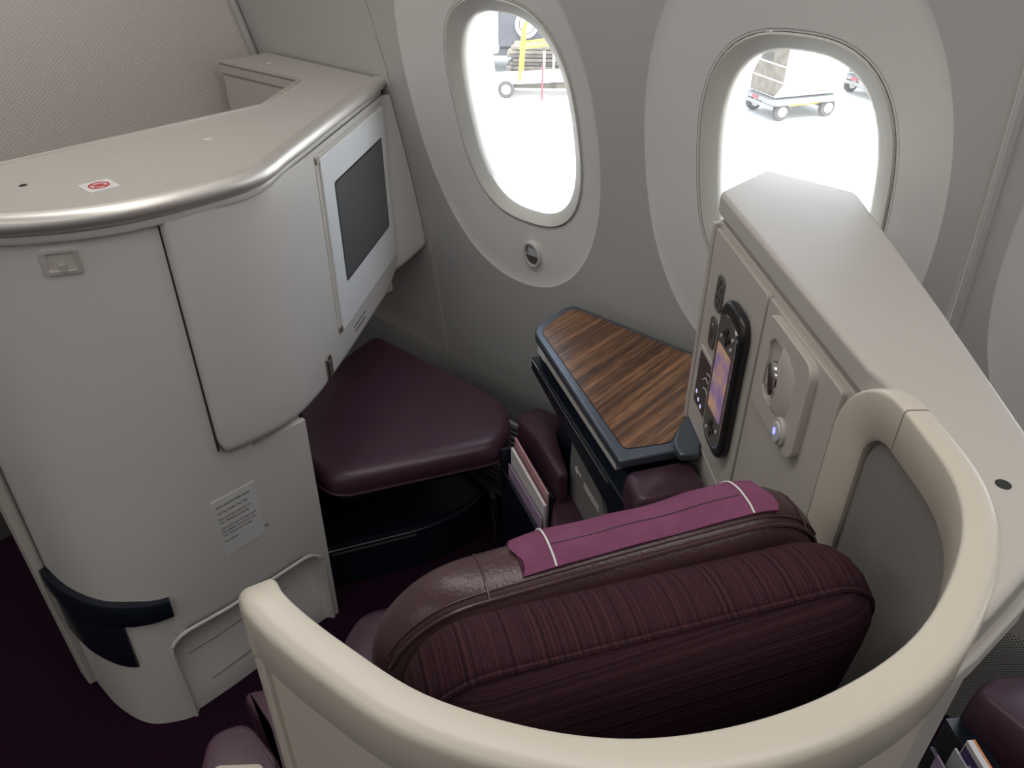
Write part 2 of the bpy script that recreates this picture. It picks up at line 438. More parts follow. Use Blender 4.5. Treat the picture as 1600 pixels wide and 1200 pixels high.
# dimmer dial under the first window
dial_fr = frame(wallpt(-1.088, .748, .0), (1, 0, 0), Vec((0, yw(.80) - yw(.70), .10)).normalized(), Vec((0, -1, -.18)).normalized())
mb = MB(); mb.ring(circle(0, 0, .025, .034), circle(0, 0, .0195, .028), -.03, .004, dial_fr); d0 = mb.build('dimmer_dial', WHITE, wall, bevel=.0012)
mb = MB(); mb.fprism(dial_fr, circle(0, 0, .020, .0285), -.03, .000); mb.build('dial_face', SILVER, d0)
mb = MB(); mb.fprism(dial_fr, [(-.017 * math.cos(PI * i / 12), -.003 - .022 * math.sin(PI * i / 12)) for i in range(13)], -.02, .0015); mb.build('dial_button', DGREY, d0)
for i in range(5):
    fbox(dial_fr, -.0165 + .002 * abs(i - 2) * .6, -.0135 + .002 * abs(i - 2) * .6, .002 + i * .0045, .0045 + i * .0045, 0, .001).build('dial_mark', INK, d0)
# dark coat rail clips on the strip by the ottoman
for x0, x1 in ((-1.80, -1.56), (-1.28, -1.04)):
    mb = MB(); mb.prism([(x0, yw(.2) - .045), (x1 - .03, yw(.2) - .045), (x1, yw(.2) - .02), (x1, yw(.2)), (x0, yw(.2))], .17, .19)
    mb.build('strip_ledge', DGREY, wall, bevel=.004)
# slotted vent grille low on the side wall
vg = tag(bpy.data.objects.new('vent_grille', None), 'dark slotted air vent low on the side wall behind the ottoman', 'vent'); COL.objects.link(vg)
V0 = (-1.21, 1.21, 0); ROOT['vent_grille'] = Vec(V0); vg.location = V0
vf = frame(V0, (1, 0, 0), (0, 0, 1), (0, -1, 0))
mb = MB(); mb.ring(rrect(-.06, .30, .02, .30, .03), rrect(-.045, .285, .035, .285, .022), 0, .012, vf); mb.build('frame', BEIGEG, vg, bevel=.002)
fbox(vf, -.05, .29, .03, .29, -.012, -.002).build('backing', BLACK, vg)
for i in range(12):
    z = .045 + i * .020
    fbox(vf, -.045, .285, z, z + .009, -.002, .008).build('slat', BEIGEG, vg, bevel=.001, seg=1)
for i in range(4):
    a = .02 + i * .075
    fbox(vf, a, a + .005, .035, .285, -.001, .005).build('rib', BEIGEG, vg)

# ------------------------------------------------------------------ monitor console (left)
RT = Vec((-1.25, .5, 0))
mc = thing('monitor_console', RT, 'tall off-white console with brushed metal rim and video monitor, at left', 'console')
ZC = 1.10
top_out = spline([(-1.117, .575, 0), (-1.117, .53, 0), (-1.120, .47, 0), (-1.131, .41, 0), (-1.150, .36, 0), (-1.178, .313, 0), (-1.212, .27, 0), (-1.26, .225, 0), (-1.33, .19, 0), (-1.42, .174, 0), (-1.55, .17, 0)], 6)
corner = [(-1.493, 1.198, 0), (-1.337, .955, 0), (-1.19, .733, 0), (-1.168, .700, 0), (-1.146, .670, 0), (-1.129, .640, 0), (-1.119, .606, 0)]
path = [Vec(p) for p in corner] + top_out
back = [(-1.55, .30), (-1.459, .365), (-1.474, .870), (-1.612, 1.061), (-1.951, 1.047), (-1.951, 1.196)]
mb = MB(); mb.prism([(p.x, p.y) for p in path] + back, 1.070, ZC)
mb.build('top_panel', TOPW, mc, bevel=.004)
def planar_normals(pts):
    ns = []
    for i, p in enumerate(pts):
        a = pts[max(i - 1, 0)]; c = pts[min(i + 1, len(pts) - 1)]; tg = (c - a).normalized(); ns.append(Vec((-tg.y, tg.x, 0)))
    return ns
def sweep_flat(pts, prof, sgn=1):
    ns = planar_normals(pts); rings = []
    for p, n in zip(pts, ns): rings.append([Vec((p.x + n.x * a * sgn, p.y + n.y * a * sgn, b2)) for a, b2 in prof])
    mb = MB(); mb.loft(rings, True, True); return mb
# outward side of the path is +x / -y: left normal of a path running toward -y is +x
prof = [(-.014, 1.074), (.000, 1.074), (.007, 1.077), (.011, 1.084), (.012, 1.092), (.009, 1.100), (.000, 1.1035), (-.012, 1.1035)]
sweep_flat(path, prof, 1).build('metal_rim', ALU, mc, smooth=50)
prof = [(-.010, 1.058), (-.004, 1.058), (-.002, 1.060), (-.002, 1.070), (-.004, 1.074), (-.010, 1.074)]
sweep_flat(path, prof, 1).build('lower_bead', WHITE, mc, smooth=50)
prof = [(-.004, 1.098), (.002, 1.098), (.002, 1.1035), (-.004, 1.1035)]
bk = [Vec((p[0], p[1], 0)) for p in reversed(back[1:5])]
sweep_flat(bk, prof, 1).build('back_bead', ALU, mc)
# inner wing running to the bulkhead along the side wall
mb = MB(); mb.prism([(-1.505, 1.185), (-1.472, .875), (-1.610, 1.065), (-1.945, 1.052), (-1.945, 1.185)], .55, 1.071)
mb.build('wing_panel', GREYP, mc)
# body: lofted between a top and a floor outline, with a scooped kick recess
btop = spline([(-1.132, .645, 0), (-1.132, .55, 0), (-1.134, .47, 0), (-1.144, .41, 0), (-1.162, .365, 0), (-1.189, .32, 0), (-1.221, .28, 0), (-1.268, .235, 0), (-1.335, .20, 0), (-1.43, .182, 0)], 10)
bbot = spline([(-1.148, .645, 0), (-1.148, .50, 0), (-1.148, .42, 0), (-1.148, .36, 0), (-1.15, .32, 0), (-1.152, .285, 0), (-1.162, .250, 0), (-1.210, .196, 0), (-1.30, .170, 0), (-1.41, .166, 0)], 10)
NB = len(btop)
def body(s, z, off=0):
    i = max(0, min(NB - 1.001, s * (NB - 1))); k = int(i); f = i - k; w2 = z / 1.065
    a = lerp(btop[k], btop[k + 1], f); b2 = lerp(bbot[k], bbot[k + 1], f); p = lerp(b2, a, w2)
    ta = lerp(btop[k + 1] - btop[k], bbot[k + 1] - bbot[k], 1 - w2); n = Vec((-ta.y, ta.x, 0)).normalized()
    return Vec((p.x, p.y, z)) + n * off
def recess(y, z):
    if z > .59 and y > .53: return .07
    # opening y .285-.612, z 0-.262 with rounded upper corners; deep at the top, flush at the floor
    r = .05
    dx = max(.275 + r - y, y - (.626 - r), 0); dz = max(z - (.238 - r), 0)
    d = r - math.hypot(dx, dz)
    return smooth01(d / .012) * (.010 + .055 * smooth01(z / .26)) if d > 0 else 0
cols = []
SS = [i / 240 for i in range(241)]
zs = [i / 100 * 1.065 for i in range(101)]
mb = MB(); rings = []
for s in SS:
    r = []
    for z in zs:
        p = body(s, z); dd = recess(p.y, z) if s < .62 else 0
        r.append(p + Vec((-dd, 0, 0)))
    rings.append(r)
mb.loft(rings, False, False)
mb.build('body', WHITE, mc, smooth=70, recalc=False)
mb = MB(); mb.prism([(-1.149, .646), (-1.149, .641), (-1.50, .641), (-1.50, .646)], 0, 1.065); mb.build('footwell_side', NAVY, mc)
mb = MB(); mb.prism([(-1.485, .165), (-1.475, .64), (-1.50, .64), (-1.50, .165)], .0, 1.066); mb.build('back_panel', GREYP, mc)
mb = MB(); mb.prism([(-1.41, .167), (-1.41, .175), (-1.50, .175), (-1.50, .167)], .0, 1.066); mb.build('aisle_side', WHITE, mc)
mb = MB(); mb.prism([(-1.445, .152), (-1.395, .152), (-1.393, .168), (-1.41, .180), (-1.445, .180)], .0, 1.06); mb.build('corner_trim', GREYP, mc, bevel=.004)
# raised lip round the kick recess
def bs(y, z):   # body surface at a given y
    lo, hi = 0, .8
    for _ in range(30):
        m_ = (lo + hi) / 2
        if body(m_, z).y > y: lo = m_
        else: hi = m_
    return lo
lip = [(.273, 0), (.273, .10), (.273, .18)] + [(.273 + .05 - .05 * math.cos(q * PI / 12), .188 + .05 * math.sin(q * PI / 12)) for q in range(7)] + [(.40, .238), (.50, .238)] + [(.578 + .05 * math.sin(q * PI / 12), .188 + .05 * math.cos(q * PI / 12)) for q in range(7)] + [(.628, .10), (.628, .0)]
mb = MB(); mb.tube([body(bs(y, z), z, .001) for y, z in lip], .0042, 8); mb.build('recess_lip', WHITE, mc)
fz = [(.31, .55, .135), (.33, .50, .055)]
for y0, y1, z in fz:
    mb = MB(); mb.tube([body(bs(lerp(y0, y1, i / 8), z), z) + Vec((-recess(lerp(y0, y1, i / 8), z) + .0005, 0, .008 * i / 8)) for i in range(9)], .0008, 5); mb.build('scuff_mark', DGREY, mc)
# patches that follow the curved body
def patch(poly_sz, off0, off1, name, m, ns=1):
    mb = MB(); n = len(poly_sz)
    mb.add([body(s, z, off0) for s, z in poly_sz] + [body(s, z, off1) for s, z in poly_sz],
           [tuple(range(n)), tuple(range(2 * n - 1, n - 1, -1))] + [(i, (i + 1) % n, n + (i + 1) % n, n + i) for i in range(n)])
    return mb.build(name, m, mc)
def band(s0, s1, zlo, zhi, off, name, m, n=40):
    rings = []
    for i in range(n + 1):
        s = lerp(s0, s1, i / n); a, c = zlo(s), zhi(s)
        rings.append([body(s, a, -.003), body(s, a, off), body(s, a + .004 if c - a > .01 else a, off + .002), body(s, c - .004 if c - a > .01 else c, off + .002), body(s, c, off), body(s, c, -.003)])
    mb = MB(); mb.loft(rings, True, True); return mb.build(name, m, mc, smooth=40)
band(bs(.302, .32), 1.0, lambda s: .298 if s < .72 else lerp(.300, .310, (s - .72) / .28), lambda s: .340 + .020 * smooth01((s - .53) / .3), .012, 'bumper', NAVY)
band(bs(.220, .2), .985, lambda s: .180 if s < .82 else .180 - .02 * (s - .82), lambda s: .312, .004, 'bumper_plate', NAVY)
# chrome coat hook
hk = lambda a, b2, c=0: body(bs(.305 + a * .045, 1.01), 1.006 + b2 * .039, c * 1.0)
def ring_on_body(outer, inner, c0, c1):
    n = len(outer); A = [hk(p[0], p[1], c0) for p in outer] + [hk(p[0], p[1], c1) for p in outer] + [hk(p[0], p[1], c1) for p in inner] + [hk(p[0], p[1], c0) for p in inner]
    fs = [(L * n + i, L * n + (i + 1) % n, ((L + 1) % 4) * n + (i + 1) % n, ((L + 1) % 4) * n + i) for L in range(4) for i in range(n)]
    return MB().add(A, fs)
ho = ring_on_body(rrect(0, 1, 0, 1, .14), rrect(.15, .85, .17, .86, .08), -.002, .004).build('coat_hook', ALU, mc, bevel=.0008)
mb = MB(); pr = rrect(.14, .86, .14, .87, .06); n = len(pr); mb.add([hk(p[0], p[1], .0008) for p in pr], [tuple(range(n))]); mb.build('hook_recess', GREYP, ho)
mb = MB(); pr = [(.42, .10), (.60, .10), (.60, .42), (.42, .42)]; mb.add([hk(*p, .001) for p in pr] + [hk(*p, .005) for p in pr], [(0, 1, 2, 3), (4, 5, 6, 7), (0, 1, 5, 4), (1, 2, 6, 5), (2, 3, 7, 6), (3, 0, 4, 7)]); mb.build('hook_tab', ALU, ho, bevel=.0006)
# placard
pc = body(bs(.466, .44), .44)
pu = (body(bs(.49, .46), .46) - body(bs(.43, .46), .46)).normalized(); pz = (body(bs(.46, .52), .52) - body(bs(.46, .40), .40)).normalized(); pnn = pu.cross(pz).normalized()
if pnn.x < 0: pnn = -pnn
pf = frame(pc, pu, pz, pnn)
plc = MB().fprism(pf, rrect(-.046, .046, -.070, .072, .002, 3), -.003, .0012).build('placard', PLACARD, mc)
LN = ['Fasten Seatbelt While Seated', None, 'Life Vest Under Your Seat', None, 'Stow and Latch Armrest For', 'Taxi, Takeoff and Landing', None, 'Close and Latch Compartment', 'Door Below Armrest During', 'Taxi, Takeoff and Landing', None, 'No Smoking']
zz = .052
for ln in LN:
    if ln is None: zz -= .0058; continue
    lettering('placard_text', ln, pf, -.040, zz, .0082, INK, plc, .0016, wscale=.74); zz -= .0092
fbox(pf, .046, .055, -.052, -.0505, 0, .0012).build('ink_mark', INK, plc)
# things fixed to the top: caps, hole, sign
for x, y in ((-1.829, 1.118), (-1.337, .669)):
    mb = MB(); mb.prism([(x + .007 * math.cos(q * PI / 8), y + .007 * math.sin(q * PI / 8)) for q in range(16)], ZC - .002, ZC + .0012); mb.build('screw_cap', PAPERW, mc)
mb = MB(); mb.prism([(-1.326 + .006 * math.cos(q * PI / 8), .352 + .006 * math.sin(q * PI / 8)) for q in range(16)], ZC - .002, ZC + .0005); mb.build('screw_hole', INK, mc)
sf = frame((-1.237, .429, ZC), (.02, .999, 0), (-.999, .02, 0), (0, 0, 1))
sg = MB().fprism(sf, rrect(-.023, .023, -.024, .024, .003, 3), -.001, .001).build('warning_sign', PAPERW, mc)
MB().ring(circle(0, 0, .0155), circle(0, 0, .0125), .0005, .0016, sf).build('sign_ring', RED, sg)
for i in range(3): fbox(sf, -.008, .008, -.007 + i * .005, -.0045 + i * .005, .0005, .0015).build('sign_bar', RED, sg)
MB().fprism(sf, [(-.0105, .0085), (-.0085, .0105), (.0105, -.0085), (.0085, -.0105)], .0005, .0018).build('sign_slash', RED, sg)

# monitor housing: columns along the curved front
MF = frame((-1.168, .70, 0), (-.545, .838, 0), (0, 0, 1), (.838, .545, 0))
hk_ = [(-1.137, .460, .622), (-1.124, .464, .610), (-1.120, .478, .603), (-1.118, .51, .600), (-1.119, .55, .597), (-1.125, .592, .593), (-1.138, .635, .589), (-1.160, .680, .585), (-1.192, .735, .580)]
hc = [tuple(p) for p in spline(hk_ + [tuple(MF(.14, .577)), tuple(MF(.20, .575))], 4)][:-4]
for tt in (.19, .25, .35, .42, .48, .52, .56, .58, .59):
    p = MF(tt, 0, 0); zb = .575
    if tt > .50: zb = lerp(.575, .600, (tt - .50) / .09)
    hc.append((p.x, p.y, zb))
hc += [(-1.486, 1.208, .605), (-1.482, 1.228, .615), (-1.479, 1.25, .625), (-1.478, 1.29, .64)]
pts = [Vec((p[0], p[1], 0)) for p in hc]; ns = planar_normals(pts); ns = [-n for n in ns]
rings = []
for (x, y, zb), n in zip(hc, ns):
    col = []
    for z, inn in ((1.062, 0), (.95, 0), (.85, 0), (.75, 0), (.69, 0)):
        col.append((z, inn))
    for q in range(7):
        a = q * PI / 12; col.append((zb + .028 * (1 - math.sin(a)), .028 * (1 - math.cos(a))))
    r = []
    for z, inn in col:
        yy = min(y, yw(z) - .002) if y > 1.19 else y
        r.append(Vec((x - n.x * inn, yy - n.y * inn, z)))
    bx, by = x - n.x * .14, y - n.y * .14
    if y > 1.1: bx, by = x - .14, y
    if y < .6: bx, by = x - .10, max(y, .45)
    by = min(by, yw(zb) - .004)
    r.append(Vec((bx, by, zb + .002))); rings.append(r)
mb = MB(); mb.loft(rings, False, False)
mb.add(rings[0], [tuple(range(len(rings[0])))])
hs = mb.build('monitor_housing', WHITE, mc, smooth=60)
mb = MB(); mb.prism([(-1.150, .4583), (-1.1335, .4583), (-1.1335, .4605), (-1.150, .4605)], .618, 1.058); mb.build('door_gap_shade', GAPSHADE, mc)  # dark strip painting in the shade along the protruding door's edge
# monitor panel, slot, screen
mon = MB().fprism(MF, rrect(.166, .577, .662, 1.042, .006), -.004, .006).build('monitor', MONW, mc, bevel=.003)
fbox(MF, .150, .166, .662, 1.048, -.002, .0012).build('hinge_slot', GREYP, mc)
fbox(MF, .150, .577, 1.042, 1.050, -.002, .0015).build('top_gap', GREYP, mc)
for z in (.666, 1.034):
    fbox(MF, .151, .165, z, z + .012, 0, .005).build('hinge_pin', BRONZE, mc, bevel=.001)
MB().fprism(MF, rrect(.220, .541, .756, .978, .008), .004, .0064).build('screen_frame', BLACK, mon)
MB().fprism(MF, rrect(.224, .537, .760, .974, .006), .005, .0069).build('screen', SCREEN, mon)
lat = MB().fprism(MF, [(.061, .602), (.074, .596), (.087, .602), (.087, .650), (.074, .657), (.061, .650)], -.002, .004).build('latch', BRONZE, mc, bevel=.0015)
fbox(MF, .067, .081, .610, .644, .003, .007).build('latch_button', DGREY, lat, bevel=.001)
for i, (l0, l1) in enumerate(((.0, .052), (.004, .048))):
    for j in range(9):
        a = lerp(l0, l1, j / 9)
        fbox(MF, .24 + a * 1.6, .24 + a * 1.6 + .007, .628 - i * .012, .631 - i * .012, 0, .0008).build('fine_print', DGREY, mc)

# ------------------------------------------------------------------ ottoman and foot locker
OT = Vec((-1.2, .95, 0))
ot = thing('ottoman', OT, 'wedge shaped purple leather footrest cushion in the footwell', 'ottoman')
opoly = [(-1.125, .672), (-.942, 1.000), (-.972, 1.075), (-1.05, 1.145), (-1.55, 1.145), (-1.44, .69)]
rr = round_poly(opoly, [.05, .03, .04, .05, .05, .05], 8)
cx, cy = sum(p[0] for p in rr) / len(rr), sum(p[1] for p in rr) / len(rr)
def inset_poly(poly, d):
    n = len(poly); out = []
    area = sum(poly[i][0] * poly[(i + 1) % n][1] - poly[(i + 1) % n][0] * poly[i][1] for i in range(n)); sg_ = 1 if area > 0 else -1
    for i in range(n):
        a, p, c = Vec(poly[i - 1]).to_2d(), Vec(poly[i]).to_2d(), Vec(poly[(i + 1) % n]).to_2d()
        tg = ((p - a).normalized() + (c - p).normalized())
        tg = tg.normalized() if tg.length > 1e-6 else Vec((1, 0))
        out.append((p.x - tg.y * d * sg_, p.y + tg.x * d * sg_))
    return out
rings = []
for z, d in ((.358, .012), (.361, .004), (.367, 0), (.387, -.003), (.400, -.001), (.410, .004), (.417, .012), (.4205, .022)):
    rings.append([Vec((p[0], p[1], z)) for p in inset_poly(rr, d)])
for f_, dz in ((.9, .0008), (.75, .0022), (.55, .0036), (.3, .0046), (.02, .005)):
    rings.append([Vec((lerp(cx, p.x, f_), lerp(cy, p.y, f_), .4205 + dz)) for p in rings[7]])
mb = MB(); mb.loft(rings, True, True); mb.build('cushion', LEATHER, ot, smooth=75)
mb = MB(); mb.prism(inset_poly(rr, .02), .335, .360); mb.build('base_board', NAVY, ot)
mb = MB(); mb.tube([Vec((p[0], p[1], .366)) for p in inset_poly(rr, -.001)], .003, 6, True); mb.build('piping', LEATHER, ot)
mb = MB(); mb.prism([(-1.50, .72), (-1.34, .72), (-1.34, 1.10), (-1.50, 1.10)], .132, .336); mb.build('pedestal', NAVY, ot)

LK = Vec((-1.2, .9, 0))
lk = thing('foot_locker', LK, 'low black-blue storage box on the floor under the ottoman', 'box')
lpoly = [(-1.215, .690), (-1.100, .905), (-1.072, 1.03), (-1.085, 1.10), (-1.30, 1.135), (-1.46, 1.135), (-1.46, .66), (-1.225, .66)]
rr2 = round_poly(lpoly, [.01, .06, .03, .02, .01, .01, .01, .01], 6)
mb = MB(); mb.prism(rr2, 0, .125); mb.build('box_body', NAVY, lk, bevel=.010)
fr_edge = [Vec((-1.212, .694, .127)), Vec((-1.16, .795, .127)), Vec((-1.108, .892, .127)), Vec((-1.092, .94, .127)), Vec((-1.078, 1.00, .127))]
mb = MB(); mb.prism(inset_poly(rr2, .014), .125, .130); mb.build('lid', NAVY, lk, bevel=.002)
mb = MB(); mb.tube([Vec((-1.30, 1.142, .133)), Vec((-1.16, 1.122, .133)), Vec((-1.075, 1.108, .133)), Vec((-1.058, 1.100, .122)), Vec((-1.035, 1.085, .05)), Vec((-1.03, 1.08, .0))], .009, 8); mb.build('metal_bracket', BRONZE, lk)
fbox(frame((-1.212, .690, 0), (.472, .882, 0), (0, 0, 1), (.882, -.472, 0)), .0, .21, .113, .119, .0, .0012).build('edge_trim', DGREY, lk)

# ------------------------------------------------------------------ side table with stowed tray
TT = Vec((-.7, 1.05, 0))
st = thing('side_table', TT, 'triangular walnut side table with grey-blue border beside the windows', 'table')
def ywz(z): return yw(z) - .004
tp = [(-.932, 1.101), (-.941, 1.222), (-.905, 1.246), (-.60, 1.246), (-.47, 1.02), (-.465, .966), (-.533, .864)]
tp = [(-.534, .862), (-.462, .975), (-.50, 1.05), (-.585, 1.250), (-.935, 1.250), (-.945, 1.225), (-.936, 1.103)]
tr_ = round_poly(tp, [.006, .004, 0, 0, .02, .01, .035], 6)
mb = MB(); mb.prism(tr_, .660, .680); mb.build('table_border', NAVYM, st, bevel=.005)
wp = round_poly([(-.546, .893), (-.497, .962), (-.52, 1.05), (-.600, 1.236), (-.918, 1.236), (-.926, 1.216), (-.916, 1.109)], [.012, .01, 0, 0, .012, .008, .030], 6)
mb = MB(); mb.prism(inset_poly(wp, -.0015), .672, .6803); mb.build('inlay_line', BLACK, st)
mb = MB(); mb.prism(wp, .672, .6812); mb.build('wood_top', WOOD, st)
# raised rounded corner at the console
mb = MB(); mb.prism(round_poly([(-.462, .935), (-.488, .952), (-.506, .995), (-.515, 1.04), (-.47, 1.03), (-.44, .96)], [.006, .02, .03, 0, 0, 0], 5), .672, .689); mb.build('corner_boss', NAVYM, st, bevel=.006)
TF = frame((-.932, 1.101, 0), (.86, -.511, 0), (0, 0, 1), (-.511, -.86, 0))
def tbox(a0, a1, b0, b1, c0, c1, name, m, bev=.002): return fbox(TF, a0, a1, b0, b1, c0, c1).build(name, m, st, bevel=bev)
tbox(.03, .440, .638, .660, -.03, -.004, 'light_strip', WHITE)
tbox(.03, .075, .640, .658, -.004, -.002, 'strip_button', PAPERW, .0008)
tbox(.0, .47, .608, .640, -.12, -.016, 'tray_slot', NAVY)
MB().fprism(TF, [(.0, .580), (.47, .545), (.50, .545), (.50, .612), (.47, .612), (.0, .612)], -.12, .002).build('tray_rail', NAVY, st, bevel=.004)
mb = MB(); mb.tube([TF(.004, .610, .003), TF(.2, .607, .0035), TF(.43, .604, .0035)], .0016, 6); mb.build('rail_line', CHROME, st)
MB().fprism(TF, [(.20, .18), (.47, .18), (.43, .40), (.30, .575), (.20, .585)], -.06, -.020).build('fold_panel', FOLDG, st, bevel=.003)
tbox(.10, .50, .0, .60, -.22, -.030, 'carcass', NAVY)
# arrow and fine print on the folding panel
ap = lambda a, b2, c=0: TF(a, b2, -.020 + c)
MB().fprism(ap, [(.228, .474), (.240, .484), (.243, .481), (.236, .4755), (.262, .4755), (.262, .4725), (.236, .4725), (.243, .467), (.240, .464)], 0, .0010).build('arrow_mark', WINK, st)
for i in range(2):
    for j in range(9):
        a = .278 + j * .0088
        MB().fprism(ap, [(a, .470 - i * .009), (a + .007, .470 - i * .009), (a + .007, .4735 - i * .009), (a, .4735 - i * .009)], 0, .0008).build('fine_print', WINK, st)
# purple leather end pad
ep = round_poly([(-.528, .862), (-.462, .972), (-.395, .925), (-.462, .812)], [.022, .022, .022, .025], 6)
rings = []
for z, d in ((.48, 0), (.60, 0), (.640, .001), (.652, .003), (.659, .006), (.662, .010)): rings.append([Vec((p[0], p[1], z)) for p in inset_poly(ep, d)])
mb = MB(); mb.loft(rings, True, True); mb.build('end_pad', LEATHER, st, smooth=70)

# ------------------------------------------------------------------ literature pocket by the window
LP = Vec((-.85, 1.05, 0))
lp = thing('literature_pocket', LP, 'purple leather topped magazine pocket between ottoman and side table', 'magazine pocket')
pp = round_poly([(-.946, 1.060), (-.950, 1.098), (-.938, 1.132), (-.858, 1.140), (-.838, 1.080), (-.752, 1.010), (-.728, .988), (-.742, .965), (-.785, .988), (-.860, 1.033)], [.02, .02, .02, .015, .02, .01, .01, .01, .02, .02], 6)
rings = []
for z, d in ((.10, .002), (.40, .002), (.438, .003), (.450, .002), (.457, .004), (.460, .006)): rings.append([Vec((p[0], p[1], z)) for p in inset_poly(pp, d)])
mb = MB(); mb.loft(rings, True, True); mb.build('leather_cap', LEATHER, lp, smooth=70)
# lower leather shoulder
mb = MB(); rings = []
for z, d in ((.05, .0), (.33, .0), (.368, .002), (.378, .005), (.382, .009)): rings.append([Vec((p[0], p[1], z)) for p in inset_poly(round_poly([(-.795, 1.015), (-.735, 1.02), (-.60, .93), (-.66, .84), (-.74, .945)], .02, 5), d)])
mb.loft(rings, True, True); mb.build('leather_shoulder', LEATHER, lp, smooth=70)
# dark recess panel with grey rim beside the cap
PF = frame((-.925, 1.040, 0), (.90, -.436, 0), (0, 0, 1), (-.436, -.90, 0))
fbox(PF, .0, .19, .0, .40, -.012, -.002).build('pocket_back', NAVY, lp, bevel=.003)
MB().fprism(PF, [(.0, .0), (.24, .0), (.24, .33), (.0, .345)], .030, .036).build('pocket_front', NAVY, lp, bevel=.002)
fbox(PF, -.004, .004, .0, .40, -.012, .036).build('pocket_side', NAVY, lp)
cup = MB(); cup.prism(round_poly([(-.850, 1.125), (-.815, 1.165), (-.70, 1.06), (-.742, 1.012)], .012), .425, .463); cup.build('stowage_rim', NAVYM, lp, bevel=.003)
cup = MB(); cup.prism(round_poly([(-.833, 1.122), (-.81, 1.15), (-.71, 1.058), (-.738, 1.03)], .010), .448, .4642); cup.build('stowage_well', BLACK, lp)
def card(name, label, cat, fr, a0, a1, b0, b1, c, m, tilt=0, thick=.0025, group=None, skew=0):
    mb = MB(); poly = [(a0, b0), (a1, b0 - skew), (a1, b1 - skew), (a0, b1)]
    vs = [fr(p[0], p[1], c + (p[1] - b0) * tilt) for p in poly] + [fr(p[0], p[1], c + thick + (p[1] - b0) * tilt) for p in poly]
    mb.add(vs, [(0, 1, 2, 3), (7, 6, 5, 4), (0, 1, 5, 4), (1, 2, 6, 5), (2, 3, 7, 6), (3, 0, 4, 7)])
    o = mb.build(name, m); tag(o, label, cat, group); return o
card('safety_card', 'lilac safety card standing frontmost in the pocket by the ottoman', 'card', PF, .020, .205, .06, .372, .024, PAPERP, 0, .002, 'papers in the pocket by the ottoman', .01)
card('magazine', 'grey-white magazine in the middle of the pocket by the ottoman', 'magazine', PF, .015, .200, .09, .412, .012, PAPERW, 0, .006, 'papers in the pocket by the ottoman', .02)
card('brochure', 'thin pink edged brochure rearmost in the pocket by the ottoman', 'brochure', PF, .008, .19, .12, .432, .002, mat('pink_paper', (.55, .30, .32), .5), 0, .004, 'papers in the pocket by the ottoman', .02)

# ------------------------------------------------------------------ seat shell
def S(l, d, z): return Vec((LV.x * l + DV.x * d, LV.y * l + DV.y * d, z))
sh = thing('seat_shell', S(.22, .3, 0), 'cream wraparound privacy shell with rounded rim behind the seat', 'seat shell')
inner = [(-.061, .418), (-.055, .395), (-.047, .372), (-.014, .325), (.032, .273), (.103, .229), (.173, .211), (.256, .213), (.339, .237), (.417, .290), (.463, .349), (.488, .431), (.497, .480), (.502, .530)]
pl = spline([S(l, d, 0) for l, d in inner], 10)
nr = planar_normals(pl)
# outward is away from the seat centre
ctr = S(.22, .40, 0)
nr = [n if n.dot(p - ctr) > 0 else -n for n, p in zip(nr, pl)]
TH = .027
mid = [p + n * TH / 2 for p, n in zip(pl, nr)]
arc = [0]
for i in range(1, len(mid)): arc.append(arc[-1] + (mid[i] - mid[i - 1]).length)
SL = arc[-1]
def at_s(s):
    s = max(0, min(SL, s)); 
    for i in range(1, len(arc)):
        if arc[i] >= s: break
    f = (s - arc[i - 1]) / max(1e-9, arc[i] - arc[i - 1])
    return lerp(mid[i - 1], mid[i], f), lerp(nr[i - 1], nr[i], f).normalized(), (mid[i] - mid[i - 1]).normalized()
ZR = 1.101
RL, RR_ = .045, .085       # corner radii of the wing tops
out_ = [(0, z, 1, 0) for z in (0, .2, .4, .6, .8, .95)]
for k in range(13):
    q = PI / 2 * k / 12; out_.append((RL - RL * math.cos(q), ZR - RL + RL * math.sin(q), math.cos(q), -math.sin(q)))
n_ = 70
for k in range(1, n_): out_.append((lerp(RL, SL - RR_, k / n_), ZR, 0, -1))
for k in range(13):
    q = PI / 2 * (1 - k / 12); out_.append((SL - RR_ + RR_ * math.cos(q), ZR - RR_ + RR_ * math.sin(q), -math.cos(q), -math.sin(q)))
out_ += [(SL, z, -1, 0) for z in (.95, .8, .6, .4, .2, 0)]
cs = []   # cross-section: a across the thickness, b inward
hw = TH / 2; 
for a0, b0, s_ in ((-hw + .004, .004, 2), (hw - .009, .009, 3)):
    for k in range(6):
        q = (s_ + k / 5) * PI / 2; cs.append((a0 + b0 * math.cos(q), b0 + b0 * math.sin(q)))
cs += [(hw, .046), (hw - .003, .050), (-hw + .003, .050), (-hw, .046)]
def rim_rings(sub):
    R = []
    for s, z, bi, bz in sub:
        p, n, tg = at_s(s)
        R.append([Vec((p.x, p.y, z)) + n * a + (tg * bi + Vec((0, 0, bz))) * b2 for a, b2 in cs])
    return R
cut = [i for i, o in enumerate(out_) if o[0] > SL - .098 and o[1] == ZR][0]
mb = MB(); mb.loft(rim_rings(out_[:cut + 1]), True, True); mb.build('rim', CREAM, sh, smooth=50)
o2 = [out_[cut]] + out_[cut + 1:]; o2[0] = (out_[cut][0] + .0022,) + out_[cut][1:]
mb = MB(); mb.loft(rim_rings(o2), True, True); mb.build('rim_end', CREAM, sh, smooth=50)
